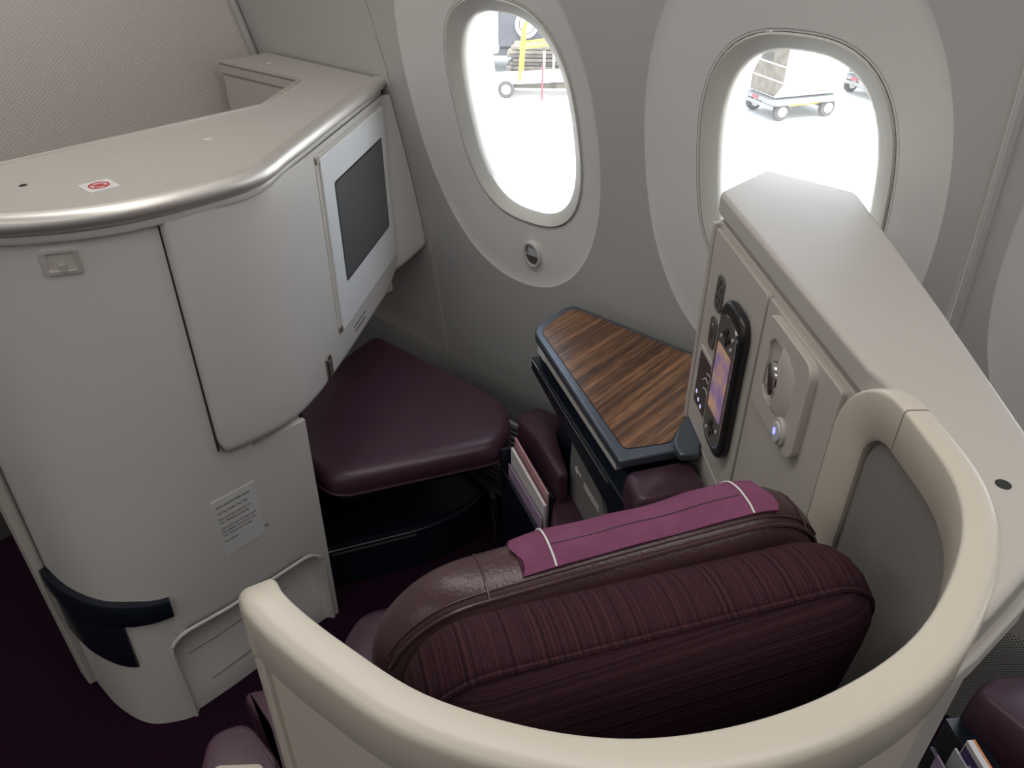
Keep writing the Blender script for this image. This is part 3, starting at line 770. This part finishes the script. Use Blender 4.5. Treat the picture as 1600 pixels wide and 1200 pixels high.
def shell_face(name, m, a, s0, s1, z0, ztop, r, n=70):
    rings = []
    for i in range(n + 1):
        s = lerp(s0, s1, i / n); p, nn, tg = at_s(s)
        e = min(s - s0, s1 - s); zt = ztop if e > r else ztop - r + math.sqrt(max(0, r * r - (r - e) ** 2))
        rings.append([Vec((p.x, p.y, lerp(z0, zt, j / 8))) + nn * a for j in range(9)])
    mb = MB(); mb.loft(rings, False, False); return mb.build(name, m, sh, smooth=70)
shell_face('lining', LINING, -hw + .008, .038, SL - .048, .30, ZR - .043, .06)
shell_face('outer_panel', CREAM, hw - .004, .036, SL * .60, .0, ZR - .044, .05)
shell_face('outer_groove', GAPSHADE, hw - .012, .03, SL * .60, .0, ZR - .036, .05)

# ------------------------------------------------------------------ control console (right)
RC = Vec((-.3, .9, 0))
rc = thing('control_console', RC, 'off-white console with reading light and controls in front of the second window', 'console')
RF = frame((-.524, 1.054, 0), (.717, -.697, 0), (0, 0, 1), (-.697, -.717, 0))
shell_mid = [S(.452, .318, 0), S(.482, .372, 0), S(.503, .435, 0), S(.514, .50, 0)]
shell_mid = [at_s(SL * f)[0] for f in (.66, .72, .78, .84, .90, .955)]
tpoly = [(-.524, 1.054), (-.521, 1.196), (-.505, 1.199), (-.368, 1.192), (-.150, .882), (-.020, .690), (.026, .60), (.022, .535), (.010, .462), (.000, .425)] + [(p.x, p.y) for p in shell_mid] 
e0 = RF(.50, 0, 0); tpoly.append((e0.x, e0.y))
trd = round_poly(tpoly, [.012, .01, .01, .012, 0, 0, .03, .03, 0, 0] + [0] * (len(shell_mid) + 1), 5)
mb = MB(); mb.prism(trd, 1.062, 1.096); mb.build('top_panel', TOPW, rc, bevel=.007, seg=4)
def rc_poly(k):
    sm = [at_s(SL * f) for f in (.66, .72, .78, .84, .90)]
    q = RF(.475, 0, -.002 - k)
    return [tuple(RF(.004, 0, -.002 - k).to_2d()), (-.521 + k, 1.19 - k), (-.372, 1.188 - k), (-.155 - k, .880 - k), (-.026 - k, .688), (.020 - k, .60), (.016 - k, .535), (.004 - k, .464), (-.004 - k, .43)] + [(p.x + n.x * .003, p.y + n.y * .003) for p, n, _ in sm] + [(q.x, q.y)]
mb = MB(); mb.prism(rc_poly(.010), 1.050, 1.064); mb.build('shadow_gap', GREYP, rc)
mb = MB(); mb.prism(rc_poly(.004), .0, 1.052); mb.build('body', GREYP, rc, bevel=.003)
mb = MB(); mb.prism(round_poly([(.004, .425), (.014, .462), (.027, .535), (.031, .60), (.0, .60), (-.01, .45)], 0, 4), 1.030, 1.052); mb.build('aft_bead', TOPW, rc, bevel=.004)
mb = MB(); mb.prism([(-.003, .424), (.000, .428), (-.004, .432), (-.01, .428)], 0, 1.04); mb.build('aft_seam', GAPSHADE, rc)
mb = MB(); mb.prism([(.002 + .006 * math.cos(q * PI / 8) - .022, .604 + .006 * math.sin(q * PI / 8)) for q in range(16)], 1.094, 1.0966); mb.build('screw_hole', INK, rc)
hp = fbox(RF, .0, 0.012, .60, 1.05, -.012, .004).build('edge_post', GREYP, rc, bevel=.003)
# flush control panel
def rpl(a0, a1, b0, b1, r, c0, c1, name, m, parent=rc, bev=.0015): return MB().fprism(RF, rrect(a0, a1, b0, b1, r), c0, c1).build(name, m, parent, bevel=bev)
rpl(.016, .246, .690, 1.046, .008, -.010, .002, 'control_panel', GREYP)
rpl(.016, .246, .30, .684, .006, -.010, .0018, 'lower_panel', GREYP)
rpl(.252, .470, .30, 1.046, .006, -.010, .0012, 'side_panel', GREYP)
ol = rpl(.064, .096, .934, .992, .011, 0, .005, 'power_outlet', DGREY)
for a, b2 in ((.074, .972), (.088, .972), (.074, .955), (.088, .955), (.081, .945), (.081, .982)):
    MB().fprism(RF, circle(a, b2, .0026, .0032, 10), .004, .0056).build('socket_hole', BLACK, ol)
us = rpl(.062, .092, .866, .920, .011, 0, .005, 'usb_port', DGREY)
fbox(RF, .074, .081, .884, .900, .004, .0056).build('usb_slot', BLACK, us)
MB().fprism(RF, circle(.077, .908, .002, .002, 8), .004, .0055).build('usb_mark', SILVER, us)
tpn = rpl(.034, .122, .735, .848, .004, 0, .004, 'touch_panel', GREYP)
rpl(.041, .115, .742, .841, .003, .003, .0048, 'touch_glass', BLACK, tpn, .0005)
for i, (a, b2) in enumerate(((.052, .765), (.066, .757), (.080, .752))):
    MB().fprism(RF, circle(a, b2, .0035, .004, 8), .0045, .0053).build('touch_icon', TOUCHL, tpn)
for a0, b0, a1, b1 in ((.070, .80, .084, .812), (.084, .812, .098, .809), (.078, .79, .092, .795), (.092, .795, .104, .788), (.086, .822, .100, .825)):
    d = Vec((a1 - a0, b1 - b0)); d.normalize(); q = (-d.y * .0008, d.x * .0008)
    MB().fprism(RF, [(a0 + q[0], b0 + q[1]), (a1 + q[0], b1 + q[1]), (a1 - q[0], b1 - q[1]), (a0 - q[0], b0 - q[1])], .0045, .0053).build('seat_diagram', WINK, tpn)
for i, (a, b2) in enumerate(((.120, .625), (.120, .615), (.121, .605), (.120, .593), (.121, .583))):
    fbox(RF, a, a + .010, b2, b2 + .003, .001, .0026).build('fine_print', DGREY, rc)
# handset
rm = thing('remote_handset', RF(.178, .74, 0), 'black handset with small colour screen docked in the control console', 'remote control')
MB().fprism(RF, rrect(.131, .226, .742, .992, .034, 8), .0022, .018).build('handset_body', BLACK, rm, bevel=.007, seg=4)
MB().ring(rrect(.139, .218, .757, .972, .030, 8), rrect(.141, .216, .759, .970, .029, 8), .016, .0192, RF).build('silver_line', CHROME, rm)
MB().fprism(RF, rrect(.142, .215, .760, .969, .028, 8), .016, .0188).build('face_plate', DGREY, rm)
rpl(.149, .207, .808, .922, .003, .018, .0196, 'handset_screen', PICT, rm, 0)
for b2, nm in ((.944, 'game_pad'), (.783, 'arrow_pad')):
    for a, bb in ((0, .010), (0, -.010), (.010, 0), (-.010, 0), (0, 0)):
        MB().fprism(RF, circle(.178 + a, b2 + bb, .0046, .0046, 12), .018, .0212).build('button', BLACK, rm, bevel=.0006)
for a, b2 in ((.200, .935), (.202, .952), (.157, .935), (.200, .79), (.160, .772)):
    MB().fprism(RF, circle(a, b2, .003, .003, 10), .018, .0205).build('small_button', SILVER, rm)
fbox(RF, .126, .140, .745, .775, .0022, .012).build('cord_clip', BLACK, rm, bevel=.003)
# reading light
lc = (.341, .978); PH = .011
LF = frame(RF(lc[0], lc[1], 0), Vec((.717, -.697, 0)), (0, 0, 1), (-.697, -.717, 0))
oq = rrect(.278 - lc[0], .418 - lc[0], .905 - lc[1], 1.042 - lc[1], .020, 8)
iq = [(.050 * math.cos(math.atan2(y_, x_)), .050 * math.sin(math.atan2(y_, x_))) for x_, y_ in oq]
iq2 = [(x_ * .985, y_ * .985) for x_, y_ in iq]
mb = MB(); mb.ring(oq, iq, 0, PH, LF); rl = mb.build('light_panel', GREYP, rc, bevel=.002)
# shallow bowl behind the opening, lamp head in it, bulging half shade on the right
rings = []
for i in range(9):
    f = i / 8; r_ = .0500 * math.cos(f * PI / 2); rings.append([LF(max(r_, .0004) * math.cos(2 * PI * k / 40), max(r_, .0004) * math.sin(2 * PI * k / 40), PH - .001 - .0085 * math.sin(f * PI / 2)) for k in range(40)])
mb = MB(); mb.loft(rings, True, False); mb.build('light_dish', GREYP, rl, smooth=70)
rings = []
for i in range(13):
    th = -PI / 2 + PI * i / 12
    rings.append([LF(.0495 * math.cos(th) * math.cos(ph) * 1.0, .0495 * math.sin(th), PH - .002 + .006 * math.cos(th) * math.sin(ph)) for ph in [PI / 2 * k / 8 for k in range(9)]])
mb = MB(); mb.loft(rings, False, False); mb.build('half_shade', GREYP, rl, smooth=70, recalc=False)
rings = []
for r_, c in ((.0005, .019), (.012, .0185), (.0165, .017), (.018, .012), (.018, .002)):
    rings.append([LF(-.008 + r_ * math.cos(2 * PI * k / 24), -.004 + r_ * math.sin(2 * PI * k / 24) * 1.35, c) for k in range(24)])
mb = MB(); mb.loft(rings, True, False); mb.build('lamp_head', LENS, rl, smooth=50)
bt = MB().fprism(RF, circle(.380, .927, .0165, .0185), .004, .015).build('button_ring', GREYP, rl, bevel=.002)
MB().fprism(RF, circle(.380, .927, .0115, .0135), .012, .018).build('light_button', SILVER, bt, bevel=.0012)
MB().fprism(RF, circle(.378, .927, .0032, .005, 14), .017, .0186).build('button_led', LED, bt)

# ------------------------------------------------------------------ seat
se = thing('seat', S(.24, .6, 0), 'purple leather and striped fabric reclining seat inside the cream shell', 'seat')
def slab_outline(lc_, hw_, zt, zb, r, n=10, side=0):
    pts = []
    for k in range(n + 1):
        q = PI / 2 * k / n; pts.append((lc_ + hw_ - r + r * math.cos(q), zt - r + r * math.sin(q)))
    m_ = 16
    for k in range(1, m_): pts.append((lerp(lc_ + hw_ - r, lc_ - hw_ + r, k / m_), zt))
    for k in range(n + 1):
        q = PI / 2 + PI / 2 * k / n; pts.append((lc_ - hw_ + r + r * math.cos(q), zt - r + r * math.sin(q)))
    for k in range(1, 8): pts.append((lc_ - hw_, lerp(zt - r, zb, k / 8)))
    pts.append((lc_ - hw_, zb)); pts.append((lc_ + hw_, zb))
    for k in range(1, 8): pts.append((lc_ + hw_, lerp(zb, zt - r, k / 8)))
    return pts
def slab(slices, lc_, hw_, zt, zb, r, lean=0, crown=0, tilt=0):
    R = []
    for d, ins in slices:
        o = slab_outline(lc_, hw_ - ins, zt - ins, zb, max(.01, r - ins))
        R.append([S(l, d + (zt - z) * lean, z + (crown * (1 - ((l - lc_) / hw_) ** 2) if z > zt - r - ins else 0) + tilt * (l - lc_)) for l, z in o])
    return R
# fabric backrest: a band over the top and a separate back panel with piping between
BZ = 1.005
bs_ = [(.348, .006), (.354, .001), (.368, -.003), (.384, -.003), (.398, .001), (.408, .009), (.413, .022), (.414, .04)]
R = slab(bs_, .232, .210, BZ, .45, .066, .10)
mb = MB(); mb.loft(R, True, True); mb.build('backrest', FAB_TOP, se, smooth=70)
R = slab([(.348, .006), (.336, .014), (.324, .030), (.316, .055), (.311, .090), (.309, .13)], .232, .210, BZ, .45, .066, .10)
mb = MB(); mb.loft(R, True, False); 
last = R[-1]; mb.add(last, [tuple(range(len(last)))])
mb.build('back_panel', FAB_BACK, se, smooth=70)
o = [p for p in slab_outline(.232, .204, BZ - .006, .45, .060) if p[1] > .55]
mb = MB(); mb.tube([S(l, .347 + (BZ - z) * .10, z) for l, z in o], .0028, 6); mb.build('piping', FAB_TOP, se)
# leather headrest: upper band, dark lower shell, stitched seams
HZ, HC, HW, HT = .988, .226, .224, .078
HSL = [(.435, .006), (.442, .001), (.455, -.003), (.472, -.003), (.486, .001), (.496, .010), (.501, .024), (.503, .05)]
R = slab(HSL, HC, HW, HZ, .60, .092, .06, .004, HT)
mb = MB(); mb.loft(R, True, True); mb.build('headrest', HLEATHER, se, smooth=70)
R = slab([(.435, .006), (.428, .012), (.423, .028), (.420, .055), (.419, .09)], HC, HW, HZ, .60, .092, .06, .004, HT)
mb = MB(); mb.loft(R, True, False); last = R[-1]; mb.add(last, [tuple(range(len(last)))]); mb.build('headrest_back', HLEATHER, se, smooth=70)
def hz(l, ins): # headrest outline height
    r = .092 - ins; e = HW - ins - abs(l - HC)
    z = HZ - ins if e > r else HZ - ins - r + math.sqrt(max(0, r * r - (r - e) ** 2))
    return z + .004 * (1 - ((l - HC) / HW) ** 2) + HT * (l - HC)
def hseam(pts, rad=.0016, m=HLEATHER, name='seam'):
    mb = MB(); mb.tube(pts, rad, 6); return mb.build(name, m, se)
for dd, ins in ((.4345, .0055), (.4415, .0008)):
    hseam([S(l, dd + (HZ - hz(l, ins)) * .06, hz(l, ins) + .0005) for l in [lerp(HC - HW + .012, HC + HW - .012, k / 50) for k in range(51)]], .0022 if dd < .44 else .0009)
for l in (.105, .418):
    hseam([S(l, d, hz(l, i) + .0004) for d, i in HSL[:6]], .0013)
# seat cushion far below, seen past the headrest
rings = []
cq = round_poly([(-.055, .46), (-.055, .84), (-.01, .905), (.40, .90), (.46, .80), (.48, .46)], .06, 6)
for z, d in ((.36, .01), (.37, 0), (.44, 0), (.462, .008), (.473, .025), (.476, .05)): rings.append([S(p[0], p[1], z) for p in inset_poly(cq, d)])
mb = MB(); mb.loft(rings, True, True); mb.build('seat_cushion', LEATHER, se, smooth=70)
mb = MB(); mb.prism([tuple(S(l, d, 0).to_2d()) for l, d in ((.0, .40), (.0, .85), (.46, .85), (.46, .40))], 0, .36); mb.build('seat_base', NAVY, se)

# headrest cloth
hc_ = thing('headrest_cloth', S(.24, .46, .98), 'mauve cloth cover draped over the top of the leather headrest', 'headrest cover')
def cloth_pt(l, q, off):
    """q 0..1 runs from the back edge over the top to the front hem"""
    sec = [(.4225, None, .012)] + [(d, i, 0) for d, i in HSL[:6]] 
    pts = [(.4455, hz(l, .0002))] + [(d, hz(l, i)) for d, i in HSL[2:6]] + [(.504, hz(l, .03) - .01), (.507, hz(l, .03) - .05), (.510, hz(l, .03) - .14)]
    L_ = [0]
    for i in range(1, len(pts)): L_.append(L_[-1] + math.hypot(pts[i][0] - pts[i - 1][0], pts[i][1] - pts[i - 1][1]))
    s = q * L_[-1]
    for i in range(1, len(pts)):
        if L_[i] >= s: break
    f = (s - L_[i - 1]) / (L_[i] - L_[i - 1]); a, b2 = pts[i - 1], pts[i]
    d = lerp(a[0], b2[0], f); z = lerp(a[1], b2[1], f); tx, tz = b2[0] - a[0], b2[1] - a[1]; ln = math.hypot(tx, tz)
    return S(l, d - tz / ln * off * 1.0, z + tx / ln * off)
C0, C1 = .138, .387
def wob(l, q): return .0045 + .0012 * math.sin(l * 60 + q * 4) * math.cos(l * 23) + .0018 * max(0, math.sin(l * 38 + 1.2)) * max(0, math.sin(q * 6))
N1, N2 = 60, 30
for nm, m in (('cloth', CLOTH),):
    mb = MB(); up_ = [[cloth_pt(lerp(C0, C1, i / N1) + (.004 if j < 6 else 0) * math.sin(j), j / N2, wob(lerp(C0, C1, i / N1), j / N2)) for j in range(N2 + 1)] for i in range(N1 + 1)]
    dn_ = [[cloth_pt(lerp(C0, C1, i / N1), j / N2, .0015) for j in range(N2 + 1)] for i in range(N1 + 1)]
    mb.loft([u + list(reversed(d)) for u, d in zip(up_, dn_)], True, True); mb.build(nm, m, hc_, smooth=60)
for l in (C0 + .030, C1 - .026):
    mb = MB(); mb.tube([cloth_pt(l, .0 + q * .02, wob(l, q * .02) + .0008) for q in range(41)], .0011, 6); mb.build('white_stitching', PAPERW, hc_)
for q in (.10,):
    mb = MB(); mb.tube([cloth_pt(lerp(C0 + .03, C1 - .03, k / 40), q, wob(lerp(C0 + .03, C1 - .03, k / 40), q) + .0002) for k in range(41)], .0007, 5); mb.build('hem_stitching', LEATHER, hc_)

# ------------------------------------------------------------------ aisle armrest, lower left
am = thing('armrest', S(-.20, .62, 0), 'purple leather armrest with metal latch at the bottom left of the shell', 'armrest')
def pad(poly, z0, z1, name, m, par, frs=None):
    rr3 = poly; rings = []
    for z, d in ((z0, .004), (z0 + .004, 0), (z1 - .014, 0), (z1 - .005, .002), (z1 - .001, .005), (z1, .009)): rings.append([Vec((p[0], p[1], z)) for p in inset_poly(rr3, d)])
    mb = MB(); mb.loft(rings, True, True); return mb.build(name, m, par, smooth=70)
pad(round_poly([(-.660, .160), (-.640, .205), (-.555, .200), (-.50, .12), (-.56, .07)], [.03, .03, .02, .02, .02], 6), .50, .60, 'front_pad', LEATHER, am)
pad(round_poly([(-.70, .225), (-.675, .262), (-.60, .26), (-.53, .19), (-.56, .18), (-.62, .216)], .02, 6), .47, .575, 'rear_pad', LEATHER, am)
mb = MB(); mb.prism([(-.63, .10), (-.66, .24), (-.56, .24), (-.52, .12)], 0, .49); mb.build('post', NAVY, am)
AF = frame((-.575, .148, .6), (.72, .69, 0), (-.69, .72, 0), (0, 0, 1))
lt = MB().ring(rrect(-.03, .03, -.022, .022, .008), rrect(-.022, .022, -.014, .014, .004), -.004, .004, AF).build('latch_frame', LATCH, am, bevel=.001)
MB().fprism(AF, rrect(-.022, .022, -.014, .014, .004), -.004, .002).build('latch_plate', BRONZE, lt, bevel=.001)

# ------------------------------------------------------------------ pocket of the seat behind, lower right
NP = Vec((.10, .85, 0))
np_ = thing('rear_seat_pocket', NP, 'purple leather magazine pocket of the next seat, bottom right corner', 'magazine pocket')
rings = []
npoly = round_poly([(.036, .845), (.045, .895), (.12, .955), (.32, .98), (.34, .80), (.24, .70), (.12, .82)], [.02, .02, .02, .03, .02, .02, .02], 6)
for z, d in ((.1, .0), (.585, .0), (.606, .002), (.616, .006), (.620, .011)): rings.append([Vec((p[0], p[1], z)) for p in inset_poly(npoly, d)])
mb = MB(); mb.loft(rings, True, True); mb.build('leather_cap', LEATHER, np_, smooth=70)
NF = frame((.048, .832, 0), (.72, -.69, 0), (0, 0, 1), (-.69, -.72, 0))
fbox(NF, -.02, .28, .1, .56, -.02, .012).build('pocket_back', NAVY, np_)
fbox(NF, .0, .28, .1, .50, .048, .054).build('pocket_front', DGREY, np_)
fbox(NF, .0, .28, .1, .53, .030, .036).build('pocket_divider', NAVY, np_)
a_ = card('magazine', 'orange edged indigo magazine in the next seat pocket, bottom right', 'magazine', NF, .03, .26, .2, .592, .013, PAPERW, 0, .010, 'papers in the next seat pocket')
fbox(NF, .03, .26, .578, .5925, .0125, .0150).build('cover_edge', ORANGE, a_)
fbox(NF, .032, .258, .2, .583, .0229, .0238).build('cover', INDIGO, a_)
for j in range(12): fbox(NF, .050 + j * .013, .058 + j * .013, .560, .570, .0236, .0242).build('cover_print', WINK, a_)
a_ = card('leaflet', 'grey printed leaflet in the next seat pocket, bottom right', 'leaflet', NF, .025, .26, .2, .567, .025, SILVER, 0, .003, 'papers in the next seat pocket')
for i in range(2):
    for j in range(12): fbox(NF, .045 + j * .012, .054 + j * .012, .548 - i * .009, .551 - i * .009, .0278, .0286).build('fine_print', DGREY, a_)
a_ = card('safety_card', 'lilac safety card in the next seat pocket, bottom right', 'card', NF, .020, .26, .2, .545, .040, PAPERP, 0, .002, 'papers in the next seat pocket')
for j in range(4): MB().ring(rrect(.045 + j * .03, .068 + j * .03, .505, .530, .004, 3), rrect(.047 + j * .03, .066 + j * .03, .507, .528, .003, 3), .0418, .0426, NF).build('card_icon', INDIGO, a_)

# ------------------------------------------------------------------ the apron outside
GZ = -4.2
TARMAC = mat('concrete', (.62, .61, .58), .9, var=.05, scale=.6)
OW = mat('vehicle_white', (.8, .8, .8), .4)
OGREY = mat('vehicle_grey', (.20, .20, .20), .5)
ODARK = mat('vehicle_dark', (.055, .058, .075), .5, var=.2, scale=3)
OBROWN = mat('weathered_plastic_sheet', (.11, .095, .075), .6, var=.35, scale=5)
OTYRE = mat('tyre', (.05, .047, .045), .8)
OYEL = mat('yellow_paint', (.45, .33, .02), .5)
OGLASS = mat('vehicle_glass', (.06, .065, .07), .15)
ORED = mat('red_reflector', (.25, .03, .05), .4)
OPURP = mat('purple_print', (.14, .03, .16), .5)
g = MB(); g.add([(-90, 3.5, GZ), (90, 3.5, GZ), (90, 140, GZ), (-90, 140, GZ)], [(0, 1, 2, 3)])
tag(g.build('ground', TARMAC), 'sunlit pale concrete apron outside the windows', None, None, 'structure')
def wheel(fr, a, b, c, r, wdt, parent, name='wheel'):
    """wheel in a vehicle frame: axle along c"""
    rings = []
    for rr_, cc in ((r * .3, 0), (r * .9, 0), (r, wdt * .15), (r, wdt * .85), (r * .9, wdt), (r * .3, wdt)):
        rings.append([fr(a + rr_ * math.cos(2 * PI * k / 20), b + rr_ * math.sin(2 * PI * k / 20), c + cc) for k in range(20)])
    o = MB(); o.loft(rings, True, True); w_ = o.build(name, OTYRE, parent)
    o = MB(); o.fprism(fr, circle(a, b, r * .55, r * .55, 16), c - .01, c + wdt + .01); o.build('hub', OW, w_)
    return w_
def cargo_cart(org, label, with_text):
    e1 = Vec((.87, -.49, 0)); e2 = Vec((.40, .916, 0))
    e1.normalize(); e2 = Vec((.49, .87, 0))
    root = thing('cargo_cart', org, label, 'cargo cart', 'cargo carts on the apron')
    # frame: a along e2 (length), b up, c along e1 (outward right)
    fr = frame(org, e2, (0, 0, 1), e1)
    fbox(fr, -.25, 2.0, .42, .54, -1.55, .0).build('deck', OGREY, root, bevel=.02)
    fbox(fr, -.27, -.24, .30, .40, -1.45, -.1).build('bumper', OGREY, root)
    fbox(fr, -.28, -.25, .44, .53, -1.1, -.85).build('reflector', ORED, root)
    for a in (.05, 1.55):
        for c in (-.22, -1.50): wheel(fr, a, .24, c, .24, .16, root)
        fbox(fr, a - .04, a + .04, .20, .28, -1.45, -.1).build('axle', ODARK, root)
    fbox(fr, .3, 1.4, .32, .40, -.35, -.25).build('chassis_rail', OYEL, root)
    # container with a slanted lower edge on the left
    ct = MB()
    prof_ = [(-1.50, .56), (-.30, .56), (.02, .95), (.02, 2.15), (-1.50, 2.15)]
    n = len(prof_)
    vs = [fr(-.1, b, c) for c, b in prof_] + [fr(1.85, b, c) for c, b in prof_]
    ct.add(vs, [tuple(range(n)), tuple(range(2 * n - 1, n - 1, -1))] + [(i, (i + 1) % n, n + (i + 1) % n, n + i) for i in range(n)])
    box = ct.build('container', OW, root, bevel=.02)
    ct = MB(); pr2 = [(-1.46, .60), (-.34, .60), (-.03, .97), (-.03, 2.10), (-1.46, 2.10)]
    ct.fprism(frame(org + e2 * -.1, e1, (0, 0, 1), -e2), pr2, 0, .03); ct.build('curtain', OBROWN, box)
    for z in (1.0, 1.40):
        fbox(frame(org + e2 * -.1, e1, (0, 0, 1), -e2), -1.46, -.03, z, z + .03, .02, .045).build('strap', OW, box)
    if with_text:
        tf_ = frame(org + e2 * -.1 + e1 * -1.15, e1, (0, 0, 1), -e2)
        lettering('cart_text', 'HKIA', tf_, .28, 1.72, .17, OPURP, box, .05)
        lettering('cart_text', 'A6895', tf_, .0, 1.48, .22, ODARK, box, .05)
    return root
cargo_cart(Vec((-8.92, 20.9, GZ)), 'nearer white cargo cart with brown curtain seen through the second window', True)
cargo_cart(Vec((-7.70, 24.9, GZ)), 'farther white cargo cart at the right edge of the second window', False)

# white truck with dark box body, seen in the first window
VO = Vec((-18.3, 20.6, GZ))
vt = thing('service_truck', VO, 'white service truck with dark box body seen through the first window', 'truck')
VF = frame(VO, (.75, .66, 0), (0, 0, 1), (.66, -.75, 0))
fbox(VF, -2.6, -.6, .6, 2.9, -2.3, 0).build('cab', OW, vt, bevel=.15)
fbox(VF, -1.45, -.85, 1.45, 1.9, -.02, .03).build('cab_window', OGLASS, vt, bevel=.05)
fbox(VF, -2.63, -2.58, 1.7, 2.6, -2.0, -.3).build('windscreen', OGLASS, vt, bevel=.02)
fbox(VF, -.62, 4.5, .85, 3.2, -2.4, .05).build('box_body', ODARK, vt, bevel=.05)
o = MB(); o.ring(circle(.30, 1.55, .38, .42, 32), circle(.30, 1.55, .27, .31, 32), .05, .10, VF); em = o.build('round_emblem', OW, vt)
o = MB(); o.fprism(VF, circle(.30, 1.55, .23, .27, 32), .05, .09); o.build('emblem_disc', OW, em)
fbox(VF, -2.5, 4.4, .55, .75, -2.2, -.1).build('chassis', ODARK, vt)
for a in (-2.0, 2.9):
    wheel(VF, a, .48, -.35, .48, .3, vt); wheel(VF, a, .48, -2.25, .48, .3, vt)
# small tug in front
GO = Vec((-18.4, 17.9, GZ))
tg_ = thing('baggage_tug', GO, 'white baggage tug parked at the left of the first window', 'vehicle')
GF = frame(GO, (.62, -.78, 0), (0, 0, 1), (.78, .62, 0))
o = MB(); o.fprism(GF, [(-1.6, .3), (1.5, .3), (1.5, 1.0), (.4, 1.15), (.1, 1.75), (-1.6, 1.75)], -1.4, 0); o.build('tug_body', OW, tg_, bevel=.08)
fbox(GF, .45, 1.45, 1.0, 1.10, -1.3, -.1).build('purple_bonnet_edge', OPURP, tg_)
for b2 in (.45, .75): fbox(GF, .9, 1.4, b2, b2 + .10, -.02, .03).build('grille_bar', ODARK, tg_)
fbox(GF, 1.48, 1.53, .70, .85, -1.2, -.2).build('headlight_bar', OGLASS, tg_)
for a in (-1.0, 1.0): wheel(GF, a, .3, -.2, .3, .22, tg_); wheel(GF, a, .3, -1.45, .3, .22, tg_)
# pile of boards on the ground behind the loader
BO = Vec((-16.6, 19.3, GZ))
bp_ = thing('board_stack', BO, 'stack of brown boards behind the yellow railed loader', 'board stack')
BF = frame(BO, (.78, .62, 0), (0, 0, 1), (.62, -.78, 0))
for i in range(9):
    fbox(BF, -.75 + .1 * (i % 3), 1.6 + .12 * ((i * 2) % 3), 0 if i == 0 else .22 + i * .115, .30 + i * .115, -1.0, .0 + .06 * (i % 2)).build('board', OBROWN, bp_)
# yellow railed loader
YO = Vec((-15.6, 18.4, GZ))
yl = thing('belt_loader', YO, 'low ground loader with yellow hand rails seen through the first window', 'loader')
YF = frame(YO, (.80, .60, 0), (0, 0, 1), (.60, -.80, 0))
o = MB(); o.fprism(YF, [(-1.3, .35), (1.8, .55), (1.8, .75), (-1.3, .55)], -.9, 0); o.build('belt_deck', OW, yl, bevel=.03)
for a, c in ((-.5, 0), (.9, 0), (-.5, -.9), (.9, -.9)):
    o = MB(); o.tube([YF(a, .5, c), YF(a + .1, 1.9, c), YF(a + .55, 2.9, c)], .05, 6); o.build('hand_rail', OYEL, yl)
for c in (0, -.9):
    o = MB(); o.tube([YF(-.5, 1.4, c), YF(.9, 1.6, c)], .04, 6); o.build('cross_rail', OYEL, yl)
    for a in (-.9, 1.3): wheel(YF, a, .25, c - .1, .25, .15, yl)
o = MB(); o.tube([YF(.2, .0, .25), YF(.2, 1.0, .25)], .03, 6); o.build('cone_pole', ORED, yl)
for i in range(6):
    fbox(YF, .2 + i * .28, .26 + i * .28, .78, 1.35, -.05, .02).build('side_slat', OW, yl)
